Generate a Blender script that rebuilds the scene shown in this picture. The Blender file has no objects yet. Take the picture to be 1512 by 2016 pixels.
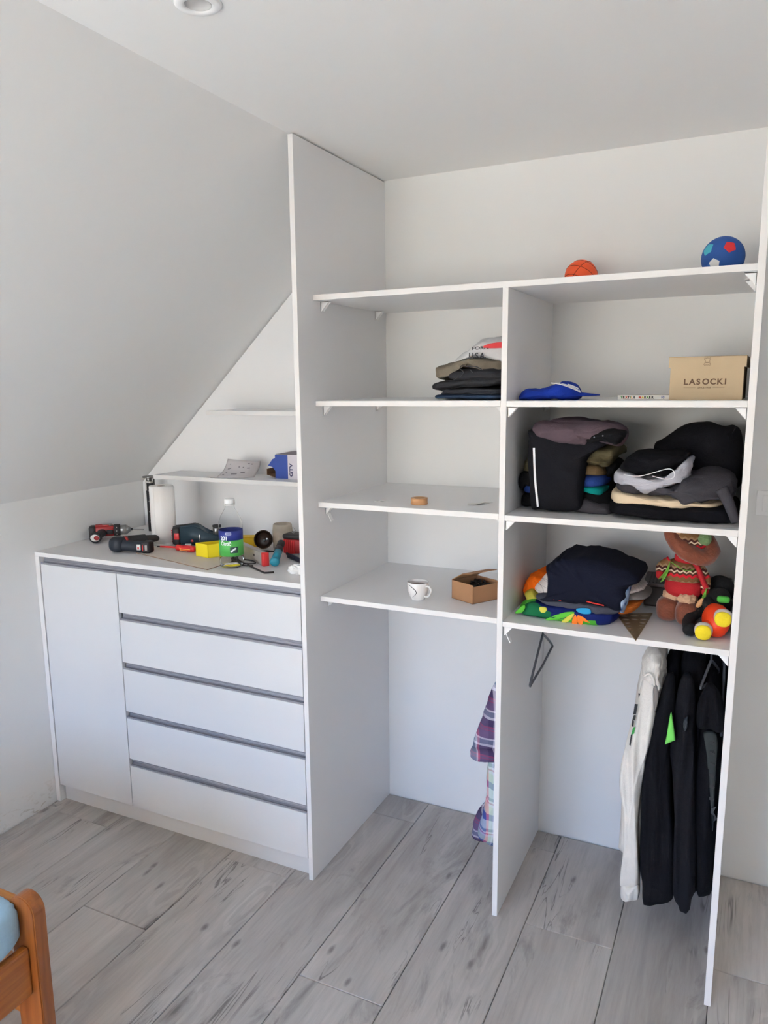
import bpy, bmesh, math, random
from mathutils import Vector, Matrix, noise
random.seed(7)
S = bpy.context.scene
COL = S.collection
PI = math.pi

# ------------------------------------------------------------------ camera
cd = bpy.data.cameras.new('camera'); cam = bpy.data.objects.new('camera', cd); COL.objects.link(cam)
cd.sensor_fit = 'HORIZONTAL'; cd.sensor_width = 36; cd.lens = 35.94
cd.shift_x = 0.01999; cd.shift_y = 0.00953; cd.clip_start = 0.02
_R = Vector((0.89683351, 0.4421878, -0.01263364)); _U = Vector((-0.0662089, 0.16241103, 0.98449939)); _F = Vector((-0.43738546, 0.88209558, -0.17493242))
cam.matrix_world = Matrix(((_R.x, _U.x, -_F.x, 1.34387), (_R.y, _U.y, -_F.y, -2.20754), (_R.z, _U.z, -_F.z, 1.8212), (0, 0, 0, 1)))
S.camera = cam
# ------------------------------------------------------------------ world, daylight, exposure
W = bpy.data.worlds.new('daylight'); S.world = W; W.use_nodes = True
nt = W.node_tree; nt.nodes.clear()
tc = nt.nodes.new('ShaderNodeTexCoord'); sx = nt.nodes.new('ShaderNodeSeparateXYZ'); cr = nt.nodes.new('ShaderNodeValToRGB')
mp = nt.nodes.new('ShaderNodeMapRange'); bg = nt.nodes.new('ShaderNodeBackground'); wo = nt.nodes.new('ShaderNodeOutputWorld')
nt.links.new(tc.outputs['Generated'], sx.inputs[0]); nt.links.new(sx.outputs['Z'], mp.inputs[0])
mp.inputs[1].default_value = -1; mp.inputs[2].default_value = 1
nt.links.new(mp.outputs[0], cr.inputs[0]); nt.links.new(cr.outputs[0], bg.inputs[0]); nt.links.new(bg.outputs[0], wo.inputs[0])
e = cr.color_ramp.elements
e[0].position = 0.0; e[0].color = (.36, .36, .34, 1)
e[1].position = 0.49; e[1].color = (.64, .60, .54, 1)
for p, c in ((.51, (.90, .86, .81, 1)), (.555, (.88, .87, .86, 1)), (.595, (.52, .74, 1.22, 1)), (.8, (.40, .64, 1.18, 1)), (1.0, (.36, .60, 1.1, 1))):
    q = e.new(p); q.color = c
bg.inputs[1].default_value = 14.0
def area_portal(name, loc, rot, sx_, sy_):
    ld = bpy.data.lights.new(name, 'AREA'); ld.shape = 'RECTANGLE'; ld.size = sx_; ld.size_y = sy_
    ld.cycles.is_portal = True
    o = bpy.data.objects.new(name, ld); COL.objects.link(o); o.location = loc; o.rotation_euler = rot
WX0, WX1, WZ0, WZ1, YB = -1.1, .8, 0.85, 2.2, -4.0
area_portal('window_portal', ((WX0+WX1)/2, YB+.02, (WZ0+WZ1)/2), (PI/2, 0, 0), WX1-WX0, WZ1-WZ0)
sd = bpy.data.lights.new('sun', 'SUN'); sd.energy = 200; sd.angle = .02; sd.color = (1.0, .91, .79)
so = bpy.data.objects.new('sun', sd); COL.objects.link(so); so.rotation_euler = Vector((-.30, .80, -.82)).to_track_quat('-Z', 'Y').to_euler()
S.view_settings.view_transform = 'Standard'; S.view_settings.look = 'None'; S.view_settings.gamma = 1
S.view_settings.use_curve_mapping = False; S.view_settings.exposure = 0.58
S.cycles.use_denoising = True; S.cycles.max_bounces = 16; S.cycles.diffuse_bounces = 12

# ------------------------------------------------------------------ materials
def lin(c):
    return tuple((v/12.92 if v <= .04045 else ((v+.055)/1.055)**2.4) for v in [x/255 for x in c]) + (1,)
M = {}
def mat(name, rgb, rough=.6, metal=0, spec=.5, noise_amt=0, noise_scale=20, bump=0, bump_scale=40, sheen=0, trans=0, coat=0):
    m = bpy.data.materials.new(name); m.use_nodes = True; t = m.node_tree; b = t.nodes['Principled BSDF']
    c = lin(rgb); b.inputs['Base Color'].default_value = c; b.inputs['Roughness'].default_value = rough
    b.inputs['Metallic'].default_value = metal; b.inputs['Specular IOR Level'].default_value = spec
    if sheen: b.inputs['Sheen Weight'].default_value = sheen
    if trans: b.inputs['Transmission Weight'].default_value = trans
    if coat: b.inputs['Coat Weight'].default_value = coat
    tcn = t.nodes.new('ShaderNodeTexCoord')
    if noise_amt:
        n = t.nodes.new('ShaderNodeTexNoise'); n.inputs['Scale'].default_value = noise_scale; n.inputs['Detail'].default_value = 5
        mx = t.nodes.new('ShaderNodeMix'); mx.data_type = 'RGBA'
        mx.inputs['A'].default_value = tuple(v*(1-noise_amt) for v in c[:3])+(1,)
        mx.inputs['B'].default_value = tuple(min(1, v*(1+noise_amt)) for v in c[:3])+(1,)
        t.links.new(tcn.outputs['Object'], n.inputs['Vector']); t.links.new(n.outputs['Fac'], mx.inputs['Factor']); t.links.new(mx.outputs['Result'], b.inputs['Base Color'])
    if bump:
        n = t.nodes.new('ShaderNodeTexNoise'); n.inputs['Scale'].default_value = bump_scale; n.inputs['Detail'].default_value = 6
        bp = t.nodes.new('ShaderNodeBump'); bp.inputs['Strength'].default_value = bump; bp.inputs['Distance'].default_value = .004
        t.links.new(tcn.outputs['Object'], n.inputs['Vector']); t.links.new(n.outputs['Fac'], bp.inputs['Height']); t.links.new(bp.outputs['Normal'], b.inputs['Normal'])
    M[name] = m; return m
mat('wall_paint', (227, 227, 226), .9, bump=.08, bump_scale=60, noise_amt=.012, noise_scale=3)
def scuffed():
    m = mat('wall_scuffed', (227, 227, 226), .9, bump=.08, bump_scale=60); t = m.node_tree; b = t.nodes['Principled BSDF']; tcn = t.nodes.new('ShaderNodeTexCoord'); s = t.nodes.new('ShaderNodeSeparateXYZ'); t.links.new(tcn.outputs['Object'], s.inputs[0])
    mr = t.nodes.new('ShaderNodeMapRange'); mr.inputs[1].default_value = .13; mr.inputs[2].default_value = .0; t.links.new(s.outputs['Z'], mr.inputs[0])
    mp_ = t.nodes.new('ShaderNodeMapping'); mp_.inputs['Scale'].default_value = (12, 16, 40); mp_.inputs['Rotation'].default_value = (.6, 0, 0); t.links.new(tcn.outputs['Object'], mp_.inputs[0])
    n = t.nodes.new('ShaderNodeTexNoise'); n.inputs['Scale'].default_value = 1; n.inputs['Detail'].default_value = 5; n.inputs['Distortion'].default_value = 1.5; t.links.new(mp_.outputs[0], n.inputs['Vector'])
    r = t.nodes.new('ShaderNodeValToRGB'); r.color_ramp.elements[0].position = .56; r.color_ramp.elements[0].color = (0, 0, 0, 1); r.color_ramp.elements[1].position = .66; t.links.new(n.outputs['Fac'], r.inputs[0])
    mm = t.nodes.new('ShaderNodeMath'); mm.operation = 'MULTIPLY'; t.links.new(mr.outputs[0], mm.inputs[0]); t.links.new(r.outputs[0], mm.inputs[1])
    mx = t.nodes.new('ShaderNodeMix'); mx.data_type = 'RGBA'; mx.inputs['A'].default_value = lin((227, 227, 226)); mx.inputs['B'].default_value = lin((192, 187, 179)); t.links.new(mm.outputs[0], mx.inputs['Factor']); t.links.new(mx.outputs['Result'], b.inputs['Base Color'])
scuffed()
mat('ceiling_paint', (230, 230, 229), .9, bump=.05, bump_scale=60)
mat('laminate', (228, 228, 229), .45, spec=.35, bump=.02, bump_scale=300)
mat('edge_band', (222, 220, 219), .4, spec=.4)
mat('fronts', (209, 209, 210), .5, spec=.35)
mat('grey_alu', (146, 146, 153), .45, metal=.35)
mat('alu_lip', (176, 177, 183), .35, metal=.5)
mat('subfloor', (60, 55, 50), .9)
mat('white_plastic', (235, 235, 235), .35)
mat('lamp_grey', (190, 190, 190), .5)

def wood_floor():
    m = bpy.data.materials.new('grey_oak_laminate'); m.use_nodes = True; t = m.node_tree; L = t.links; N = t.nodes
    b = N['Principled BSDF']
    tcn = N.new('ShaderNodeTexCoord'); oi = N.new('ShaderNodeObjectInfo')
    vm = N.new('ShaderNodeVectorMath'); vm.operation = 'MULTIPLY_ADD'
    cmb = N.new('ShaderNodeCombineXYZ')
    for k, s in (('X', 37.), ('Y', 91.), ('Z', 53.)):
        mm = N.new('ShaderNodeMath'); mm.operation = 'MULTIPLY'; mm.inputs[1].default_value = s; L.new(oi.outputs['Random'], mm.inputs[0]); L.new(mm.outputs[0], cmb.inputs[k])
    vm.inputs[1].default_value = (1, 1, 1); L.new(tcn.outputs['Object'], vm.inputs[0]); L.new(cmb.outputs[0], vm.inputs[2])
    def mapping(sc):
        q = N.new('ShaderNodeMapping'); q.inputs['Scale'].default_value = sc; L.new(vm.outputs[0], q.inputs[0]); return q.outputs[0]
    def nz(vec, scale, det=4, rough=.5, dist=0):
        q = N.new('ShaderNodeTexNoise'); q.inputs['Scale'].default_value = scale; q.inputs['Detail'].default_value = det; q.inputs['Roughness'].default_value = rough
        q.inputs['Distortion'].default_value = dist; L.new(vec, q.inputs['Vector']); return q.outputs['Fac']
    def ramp(f, pts):
        q = N.new('ShaderNodeValToRGB'); el = q.color_ramp.elements
        el[0].position, el[0].color = pts[0][0], pts[0][1]; el[1].position, el[1].color = pts[-1][0], pts[-1][1]
        for a, c in pts[1:-1]: z = el.new(a); z.color = c
        L.new(f, q.inputs[0]); return q.outputs[0]
    def mul(a, bb, fac=1.0, mode='MULTIPLY'):
        q = N.new('ShaderNodeMix'); q.data_type = 'RGBA'; q.blend_type = mode; q.inputs['Factor'].default_value = fac
        L.new(a, q.inputs['A']); L.new(bb, q.inputs['B']); return q.outputs['Result']
    g = lambda v: (v, v, v, 1)
    cloud = nz(mapping((4.2, .75, 1)), 1.7, 6, .62, .5)
    base = ramp(cloud, [(.28, lin((152, 146, 141))), (.45, lin((172, 166, 161))), (.58, lin((182, 176, 171))), (.75, lin((192, 187, 182)))])
    fine = nz(mapping((95, 5.0, 1)), 1.0, 6, .65, .4)
    c = mul(base, ramp(fine, [(.32, g(.90)), (.55, g(1.0)), (.8, g(1.06))]))
    # cathedral rings round stretched centres
    def knot_vec(sc, warp):
        mpp = mapping(sc); nn = N.new('ShaderNodeTexNoise'); nn.inputs['Scale'].default_value = 2.6; nn.inputs['Detail'].default_value = 3; L.new(mpp, nn.inputs['Vector'])
        wq = N.new('ShaderNodeMix'); wq.data_type = 'VECTOR'; wq.inputs['Factor'].default_value = warp; L.new(mpp, wq.inputs['A']); L.new(nn.outputs['Color'], wq.inputs['B']); return wq.outputs['Result']
    def vor(vec):
        vo = N.new('ShaderNodeTexVoronoi'); vo.voronoi_dimensions = '2D'; vo.inputs['Scale'].default_value = 1; L.new(vec, vo.inputs['Vector']); return vo
    v1 = vor(knot_vec((5.2, 1.5, 1), .30))
    m1 = N.new('ShaderNodeMath'); m1.operation = 'MULTIPLY'; m1.inputs[1].default_value = 62; L.new(v1.outputs['Distance'], m1.inputs[0])
    m2 = N.new('ShaderNodeMath'); m2.operation = 'SINE'; L.new(m1.outputs[0], m2.inputs[0])
    rings = ramp(m2.outputs[0], [(.0, g(.86)), (.55, g(1.0)), (1, g(1.02))])
    ringmask = ramp(v1.outputs['Distance'], [(.10, g(.8)), (.34, g(0))])
    q = N.new('ShaderNodeMix'); q.data_type = 'RGBA'; q.blend_type = 'MULTIPLY'; L.new(ringmask, q.inputs['Factor']); L.new(c, q.inputs['A']); L.new(rings, q.inputs['B']); c = q.outputs['Result']
    # soft dark smudges along the grain
    sm = ramp(nz(mapping((8.5, 2.2, 1)), 1.0, 6, .66, .9), [(.57, g(1)), (.66, g(.76)), (.78, g(.5))])
    c = mul(c, sm)
    # knot hearts, in some cells only
    def hearts(sc, warp, r0, r1, v, thr):
        vo = vor(knot_vec(sc, warp)); a = ramp(vo.outputs['Distance'], [(r0, g(v)), (r1, g(1))])
        sep = N.new('ShaderNodeSeparateColor'); L.new(vo.outputs['Color'], sep.inputs[0]); on = ramp(sep.outputs[0], [(thr, g(0)), (thr+.01, g(1))])
        q = N.new('ShaderNodeMix'); q.data_type = 'RGBA'; q.blend_type = 'MULTIPLY'; L.new(on, q.inputs['Factor']); L.new(c, q.inputs['A']); L.new(a, q.inputs['B']); return q.outputs['Result']
    c = hearts((5.2, 1.5, 1), .30, .02, .075, .45, .62)
    c = hearts((11, 4.4, 1), .15, .03, .11, .5, .86)
    # thin long cracks, in patches
    ck = nz(mapping((13, 1.0, 1)), 1.0, 3, .5, 2.0); pm = ramp(nz(mapping((3.0, 1.4, 1)), 1.9, 2), [(.46, g(0)), (.54, g(1))])
    cr2 = ramp(ck, [(.480, g(1)), (.496, g(.4)), (.504, g(.4)), (.52, g(1))])
    pm2 = ramp(nz(mapping((9, 2.0, 1)), 1.0, 2), [(.54, g(0)), (.60, g(.9))])
    mm_ = mul(pm, pm2)
    q = N.new('ShaderNodeMix'); q.data_type = 'RGBA'; q.blend_type = 'MULTIPLY'; L.new(mm_, q.inputs['Factor']); L.new(c, q.inputs['A']); L.new(cr2, q.inputs['B']); c = q.outputs['Result']
    # plank-to-plank tone
    tone = ramp(oi.outputs['Random'], [(0, g(.92)), (.5, g(1.0)), (1, g(1.05))]); c = mul(c, tone)
    L.new(c, b.inputs['Base Color']); b.inputs['Roughness'].default_value = .5; b.inputs['Specular IOR Level'].default_value = .35
    bp = N.new('ShaderNodeBump'); bp.inputs['Strength'].default_value = .12; bp.inputs['Distance'].default_value = .002
    L.new(fine, bp.inputs['Height']); L.new(bp.outputs[0], b.inputs['Normal'])
    M['floor'] = m
wood_floor()
def stripes_wood(name, c1, c2, scale=(30, 30, 2), rough=.35):
    m = bpy.data.materials.new(name); m.use_nodes = True; t = m.node_tree; b = t.nodes['Principled BSDF']
    tcn = t.nodes.new('ShaderNodeTexCoord'); mpn = t.nodes.new('ShaderNodeMapping'); mpn.inputs['Scale'].default_value = scale
    n = t.nodes.new('ShaderNodeTexNoise'); n.inputs['Scale'].default_value = 2; n.inputs['Detail'].default_value = 5; n.inputs['Distortion'].default_value = .8
    r = t.nodes.new('ShaderNodeValToRGB'); r.color_ramp.elements[0].position = .35; r.color_ramp.elements[1].position = .7
    r.color_ramp.elements[0].color = lin(c1); r.color_ramp.elements[1].color = lin(c2)
    t.links.new(tcn.outputs['Object'], mpn.inputs[0]); t.links.new(mpn.outputs[0], n.inputs['Vector']); t.links.new(n.outputs['Fac'], r.inputs[0]); t.links.new(r.outputs[0], b.inputs['Base Color'])
    b.inputs['Roughness'].default_value = rough; b.inputs['Coat Weight'].default_value = .4; b.inputs['Coat Roughness'].default_value = .2
    M[name] = m
stripes_wood('pine', (122, 64, 22), (150, 86, 34), (26, 26, 2.0))
stripes_wood('pine_x', (164, 100, 42), (190, 126, 58), (2.0, 26, 26))
stripes_wood('pine_y', (136, 74, 24), (160, 94, 34), (26, 2.0, 26))

# ------------------------------------------------------------------ mesh helpers
def tag(o, label=None, cat=None, group=None, kind=None):
    if label: o['label'] = label
    if cat: o['category'] = cat
    if group: o['group'] = group
    if kind: o['kind'] = kind
    return o
def obj(name, bm, m, parent=None, smooth=False):
    me = bpy.data.meshes.new(name); bmesh.ops.recalc_face_normals(bm, faces=bm.faces); bm.to_mesh(me); bm.free()
    if smooth:
        for p in me.polygons: p.use_smooth = True
    mats = m if isinstance(m, (list, tuple)) else [m]
    for k in mats: me.materials.append(M[k] if isinstance(k, str) else k)
    o = bpy.data.objects.new(name, me); COL.objects.link(o)
    if parent: o.parent = parent
    return o
def empty(name, loc=(0, 0, 0), rz=0):
    o = bpy.data.objects.new(name, None); COL.objects.link(o); o.location = loc; o.rotation_euler = (0, 0, rz); o.empty_display_size = .05; return o
def place(o, loc, rot=(0, 0, 0)):
    o.location = loc; o.rotation_euler = rot; return o
def add_box(bm, a, b, bev=0, mi=0, mtx=None):
    x0, y0, z0 = a; x1, y1, z1 = b
    r = bmesh.ops.create_cube(bm, size=1)
    vs = r['verts']
    for v in vs: v.co = Vector(((x0+x1)/2+v.co.x*(x1-x0), (y0+y1)/2+v.co.y*(y1-y0), (z0+z1)/2+v.co.z*(z1-z0)))
    fs = list({f for v in vs for f in v.link_faces})
    if bev:
        es = list({ed for v in vs for ed in v.link_edges})
        rr = bmesh.ops.bevel(bm, geom=es, offset=bev, segments=2, profile=.5, affect='EDGES')
        fs = list({f for f in rr['faces']} | {f for f in fs if f.is_valid}); vs = list({v for f in fs for v in f.verts})
    for f in fs: f.material_index = mi
    if mtx is not None:
        for v in vs: v.co = mtx @ v.co
    return vs
def box(name, a, b, m, parent=None, bev=0, smooth=False):
    bm = bmesh.new(); add_box(bm, a, b, bev); return obj(name, bm, m, parent, smooth)
def add_prism(bm, pts, fn, t0, t1, mi=0):
    """pts: 2-D polygon; fn(p, t) -> 3-D point; extruded from t0 to t1"""
    a = [bm.verts.new(fn(p, t0)) for p in pts]; b = [bm.verts.new(fn(p, t1)) for p in pts]
    n = len(pts); fs = [bm.faces.new(a), bm.faces.new(b[::-1])]
    for i in range(n): fs.append(bm.faces.new((a[i], b[i], b[(i+1) % n], a[(i+1) % n])))
    for f in fs: f.material_index = mi
    return fs
FX = lambda p, t: (t, p[0], p[1])     # pts (y,z) extruded along x
FY = lambda p, t: (p[0], t, p[1])     # pts (x,z) extruded along y
FZ = lambda p, t: (p[0], p[1], t)     # pts (x,y) extruded along z
def add_lathe(bm, prof, seg=32, mtx=None, mi=0, cap=True):
    """prof: list of (r,z); revolve about z"""
    rings = []
    for r, z in prof:
        if r < 1e-6: rings.append([bm.verts.new((0, 0, z))])
        else: rings.append([bm.verts.new((r*math.cos(2*PI*k/seg), r*math.sin(2*PI*k/seg), z)) for k in range(seg)])
    for i in range(len(rings)-1):
        A, B = rings[i], rings[i+1]
        for k in range(seg):
            k2 = (k+1) % seg
            if len(A) == 1 and len(B) == 1: continue
            if len(A) == 1: f = bm.faces.new((A[0], B[k], B[k2]))
            elif len(B) == 1: f = bm.faces.new((A[k], A[k2], B[0]))
            else: f = bm.faces.new((A[k], A[k2], B[k2], B[k]))
            f.material_index = mi
    if cap:
        for R_ in (rings[0], rings[-1]):
            if len(R_) > 2:
                try: f = bm.faces.new(R_); f.material_index = mi
                except ValueError: pass
    if mtx is not None:
        for R_ in rings:
            for v in R_: v.co = mtx @ v.co
def smooth_path(P, n=6, closed=False):
    P = [Vector(p) for p in P]; out = []; N = len(P)
    rng = range(N if closed else N-1)
    for i in rng:
        if closed: p0, p1, p2, p3 = P[(i-1) % N], P[i], P[(i+1) % N], P[(i+2) % N]
        else: p0, p1, p2, p3 = P[max(i-1, 0)], P[i], P[i+1], P[min(i+2, N-1)]
        for k in range(n):
            t = k/n
            out.append(.5*((2*p1)+(p2-p0)*t+(2*p0-5*p1+4*p2-p3)*t*t+(3*p1-p0-3*p2+p3)*t*t*t))
    if not closed: out.append(P[-1])
    return out
def add_tube(bm, pts, rad, seg=8, closed=False, mi=0, flat=1.0):
    pts = [Vector(p) for p in pts]; n = len(pts); rings = []
    rads = rad if isinstance(rad, (list, tuple)) else [rad]*n
    up = Vector((0, 0, 1)); prevn = None
    for i, p in enumerate(pts):
        d = (pts[(i+1) % n]-pts[i-1]) if closed else (pts[min(i+1, n-1)]-pts[max(i-1, 0)])
        d.normalize()
        if prevn is None:
            a = up if abs(d.z) < .9 else Vector((1, 0, 0)); nn = d.cross(a).normalized()
        else:
            nn = (prevn-d*prevn.dot(d)).normalized()
        prevn = nn; bb = d.cross(nn)
        rings.append([bm.verts.new(p+(nn*math.cos(2*PI*k/seg)+bb*math.sin(2*PI*k/seg)*flat)*rads[i]) for k in range(seg)])
    m_ = n if closed else n-1
    for i in range(m_):
        A, B = rings[i], rings[(i+1) % n]
        for k in range(seg):
            f = bm.faces.new((A[k], A[(k+1) % seg], B[(k+1) % seg], B[k])); f.material_index = mi
    if not closed:
        for R_ in (rings[0], rings[-1][::-1]):
            f = bm.faces.new(R_); f.material_index = mi
def tube(name, pts, rad, m, parent=None, seg=8, closed=False, flat=1.0, n=0):
    if n: pts = smooth_path(pts, n, closed)
    bm = bmesh.new(); add_tube(bm, pts, rad, seg, closed, flat=flat); return obj(name, bm, m, parent, True)
def jit(v, amp, sc, seed):
    q = v*sc+Vector((seed*7.3, seed*3.1, seed*1.7)); return v+Vector((noise.noise(q), noise.noise(q+Vector((31, 5, 9))), noise.noise(q+Vector((3, 57, 19)))))*amp

# ------------------------------------------------------------------ the room
D = .6826; XL = -1.328; XR = 3.2; H = 2.6; ZK = 1.362; XC = -.0216
def struct(o): o['kind'] = 'structure'; return o
# floor: sub floor and planks
fl = struct(box('floor', (XL-.1, YB-.1, -.06), (XR+.1, D+.1, -.012), 'subfloor'))
def planks():
    joints = {0: .86, 1: -.064, 2: -.95, 3: -.468, 4: -.024, 5: .51, 6: -.417, 7: .553, 8: .113, 9: -.75, 10: .16}
    PL = 1.38; x0 = -1.249; w = .2883
    for k in range(0, 17):
        xa, xb = x0+(k-1)*w, x0+k*w
        xa = max(xa, XL+.004); xb = min(xb, XR-.004)
        if xb-xa < .02: continue
        j = joints.get(k, random.uniform(-1, .6))
        ys = [j+i*PL for i in range(-5, 4)]
        ys = sorted([y for y in ys if YB < y < D-.01]+[YB+.004, D-.006])
        for a, b in zip(ys[:-1], ys[1:]):
            if b-a < .01: continue
            g = .0009
            bm = bmesh.new()
            X0, X1, Y0, Y1 = xa+g, xb-g, a+g, b-g
            c = ((X0+X1)/2, (Y0+Y1)/2)
            hw, hh, s = (X1-X0)/2, (Y1-Y0)/2, .0018
            lo = [bm.verts.new((sx_*hw, sy_*hh, -.011)) for sx_, sy_ in ((-1, -1), (1, -1), (1, 1), (-1, 1))]
            mi = [bm.verts.new((sx_*hw, sy_*hh, -.0022)) for sx_, sy_ in ((-1, -1), (1, -1), (1, 1), (-1, 1))]
            hi = [bm.verts.new((sx_*(hw-s), sy_*(hh-s), 0)) for sx_, sy_ in ((-1, -1), (1, -1), (1, 1), (-1, 1))]
            bm.faces.new(lo); bm.faces.new(hi)
            for A, B in ((lo, mi), (mi, hi)):
                for i in range(4): bm.faces.new((A[i], A[(i+1) % 4], B[(i+1) % 4], B[i]))
            o = obj('plank', bm, 'floor', fl); o.location = (c[0], c[1], 0)
planks()
struct(box('ceiling', (XC-.1, YB-.1, H), (XR+.1, D+.1, H+.08), 'ceiling_paint'))
struct(box('wall_back', (XL-.1, D, -.012), (XR+.1, D+.1, H), 'wall_paint'))
struct(box('wall_left', (XL-.1, YB-.1, -.012), (XL, D, ZK+.02), 'wall_scuffed'))
struct(box('wall_right', (XR, YB-.1, -.012), (XR+.1, D, H), 'wall_paint'))
bm = bmesh.new()
add_prism(bm, [(XL-.1, ZK-.1*.9476), (XL, ZK), (XC, H), (XC, H+.08), (XL-.1, ZK+.15)], FY, YB-.1, D)
struct(obj('ceiling_slope', bm, 'ceiling_paint'))
bm = bmesh.new()
for a, b in (((XL-.1, -.012), (WX0, H)), ((WX1, -.012), (XR+.1, H)), ((WX0, -.012), (WX1, WZ0)), ((WX0, WZ1), (WX1, H))):
    add_box(bm, (a[0], YB-.3, a[1]), (b[0], YB, b[1]))
struct(obj('wall_front', bm, 'wall_paint'))
# window behind the camera
win = struct(empty('window_1', ((WX0+WX1)/2, YB-.1, WZ0)))
def win_build():
    wx, wz = (WX1-WX0)/2, WZ1-WZ0
    bm = bmesh.new(); f = .07
    add_box(bm, (-wx, -.035, 0), (-wx+f, .035, wz)); add_box(bm, (wx-f, -.035, 0), (wx, .035, wz)); add_box(bm, (-wx+f, -.035, 0), (wx-f, .035, f)); add_box(bm, (-wx+f, -.035, wz-f), (wx-f, .035, wz)); add_box(bm, (-.05, -.035, f), (.05, .035, wz-f))
    obj('window_frame', bm, 'white_plastic', win)
    g = bpy.data.materials.new('clear_pane'); g.use_nodes = True; t = g.node_tree; t.nodes.clear()
    tr = t.nodes.new('ShaderNodeBsdfTransparent'); gl = t.nodes.new('ShaderNodeBsdfGlossy'); gl.inputs['Roughness'].default_value = .02; mx = t.nodes.new('ShaderNodeMixShader'); mx.inputs[0].default_value = .05; out = t.nodes.new('ShaderNodeOutputMaterial')
    tr.inputs[0].default_value = (.95, .96, .95, 1)
    t.links.new(tr.outputs[0], mx.inputs[1]); t.links.new(gl.outputs[0], mx.inputs[2]); t.links.new(mx.outputs[0], out.inputs[0]); M['pane'] = g
    for a, b in ((-wx+f, -.05), (.05, wx-f)): box('pane', (a, -.003, f), (b, .003, wz-f), 'pane', win)
win_build()
# panel lining the niche back, its sloping edge a finger's width short of the roof slope
bm = bmesh.new()
dd = .0075
add_prism(bm, [(XL+.003, 1.1385), (-.0185, 1.1385), (-.0185, H-.0085), (XL+.003, ZK-.0065)], FY, D-.014, D-.0002)
struct(obj('trim_1', bm, 'laminate'))

# ------------------------------------------------------------------ open wardrobe
WD = .1035
wr = empty('open_wardrobe', (0, 0, 0))
tag(wr, 'tall white open wardrobe with three upright panels, shelves and two hanging bays', 'wardrobe')
def panel(name, a, b, parent, label=None):
    """a laminated board: faces in laminate, edge banding a touch brighter"""
    bm = bmesh.new(); add_box(bm, a, b, .0008)
    o = obj(name, bm, ['laminate', 'edge_band'], parent)
    d = [b[i]-a[i] for i in range(3)]; thin = d.index(min(d))
    for p in o.data.polygons:
        if abs(p.normal[thin]) < .9: p.material_index = 1
    if label: o['label'] = label
    return o
panel('upright_panel', (-.018, 0, 0), (0, D, H-.006), wr, 'left upright panel, touching the ceiling')
panel('upright_panel', (.655, WD, 0), (.673, D, 2.097), wr, 'middle upright panel under the top shelf')
panel('upright_panel', (1.336, -.004, 0), (1.354, D, H-.003), wr, 'right upright panel beside the light switch')
panel('shelf', (0, WD, 2.097), (1.336, D, 2.115), wr, 'long top shelf across both bays')
for x0, x1, z in ((0, .655, 1.763), (0, .655, 1.411), (0, .655, 1.069), (.673, 1.336, 1.762), (.673, 1.336, 1.408), (.673, 1.336, 1.061)):
    panel('shelf', (x0+.0003, WD, z-.018), (x1-.0003, D, z), wr)
def bracket(x, y, z, sgn):
    """small white plastic angle under a shelf; sgn +1: fixed to a panel on its left"""
    bm = bmesh.new(); s = .032; w = .018; t = .0022
    for yy in (y, y+w-t): add_prism(bm, [(x, z), (x+sgn*s, z), (x+sgn*.004, z-s), (x, z-s)], FY, yy, yy+t)
    add_box(bm, (min(x, x+sgn*t), y, z-s), (max(x, x+sgn*t), y+w, z)); add_box(bm, (min(x, x+sgn*s), y, z-t), (max(x, x+sgn*s), y+w, z))
    return obj('shelf_bracket', bm, 'white_plastic', wr)
for z in (2.097, 1.745, 1.393, 1.051):
    for y in (WD+.05, D-.10):
        bracket(0, y, z, 1); bracket(.655, y, z, -1) if z < 2 else None
for z in (1.744, 1.390, 1.043):
    for y in (WD+.012, D-.10): bracket(.673, y, z, 1); bracket(1.336, y, z, -1)
for y in (WD+.03, WD+.2): bracket(1.336, y, 2.097, -1)
def cover(x, y, z, s, l):
    bm = bmesh.new(); add_box(bm, (-.0015, -.009, -l), (.0015, .009, 0), .0006, mtx=Matrix.Translation((x, y, z)) @ Matrix.Rotation(s*-.45, 4, 'Y')); obj('bracket_cover', bm, 'white_plastic', wr)
cover(.012, WD+.055, 1.393-.030, 1, .030); cover(.680, WD+.02, 1.043-.020, 1, .038)
# clothes rods
def rod(x0, x1, y, z):
    bm = bmesh.new(); add_tube(bm, [(x0+.002, y, z), (x1-.002, y, z)], .0125, 16); o = obj('clothes_rod', bm, 'grey_alu', wr, True)
    for x in (x0, x1):
        s = 1 if x == x0 else -1
        box('rod_holder', (min(x, x+s*.004), y-.02, z-.02), (max(x, x+s*.004), y+.02, z+.012), 'alu_lip', wr)
RY, RZ = .40, 1.012
rod(.673, 1.336, RY, RZ); rod(0, .655, RY, RZ+.01)

# ------------------------------------------------------------------ dresser
dr = empty('dresser', (-.67, .3, 0))
tag(dr, 'low white dresser with one tall door and five drawers under the sloping ceiling', 'dresser')
def dpanel(name, a, b, m='laminate', lab=None, bev=.0008, par=None):
    o = (dr.location.x, dr.location.y, 0)
    x = box(name, tuple(a[i]-o[i] for i in range(3)), tuple(b[i]-o[i] for i in range(3)), m, par or dr, bev)
    if lab: x['label'] = lab
    return x
DT = 1.138; X0, X1 = XL+.001, -.0185
dpanel('worktop', (X0, 0, DT-.018), (X1, D-.0005, DT), 'edge_band')
dpanel('side_panel', (X0, .0, 0), (X0+.024, D-.01, DT-.0185), 'edge_band')
dpanel('body', (X0+.026, .042, .09), (X1-.001, D-.02, DT-.0205), 'laminate')
dpanel('plinth', (X0+.026, .030, 0), (X1-.001, .046, .083), 'fronts')
dpanel('door', (X0+.030, .001, .083), (-.877, .019, 1.088), 'fronts')
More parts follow.
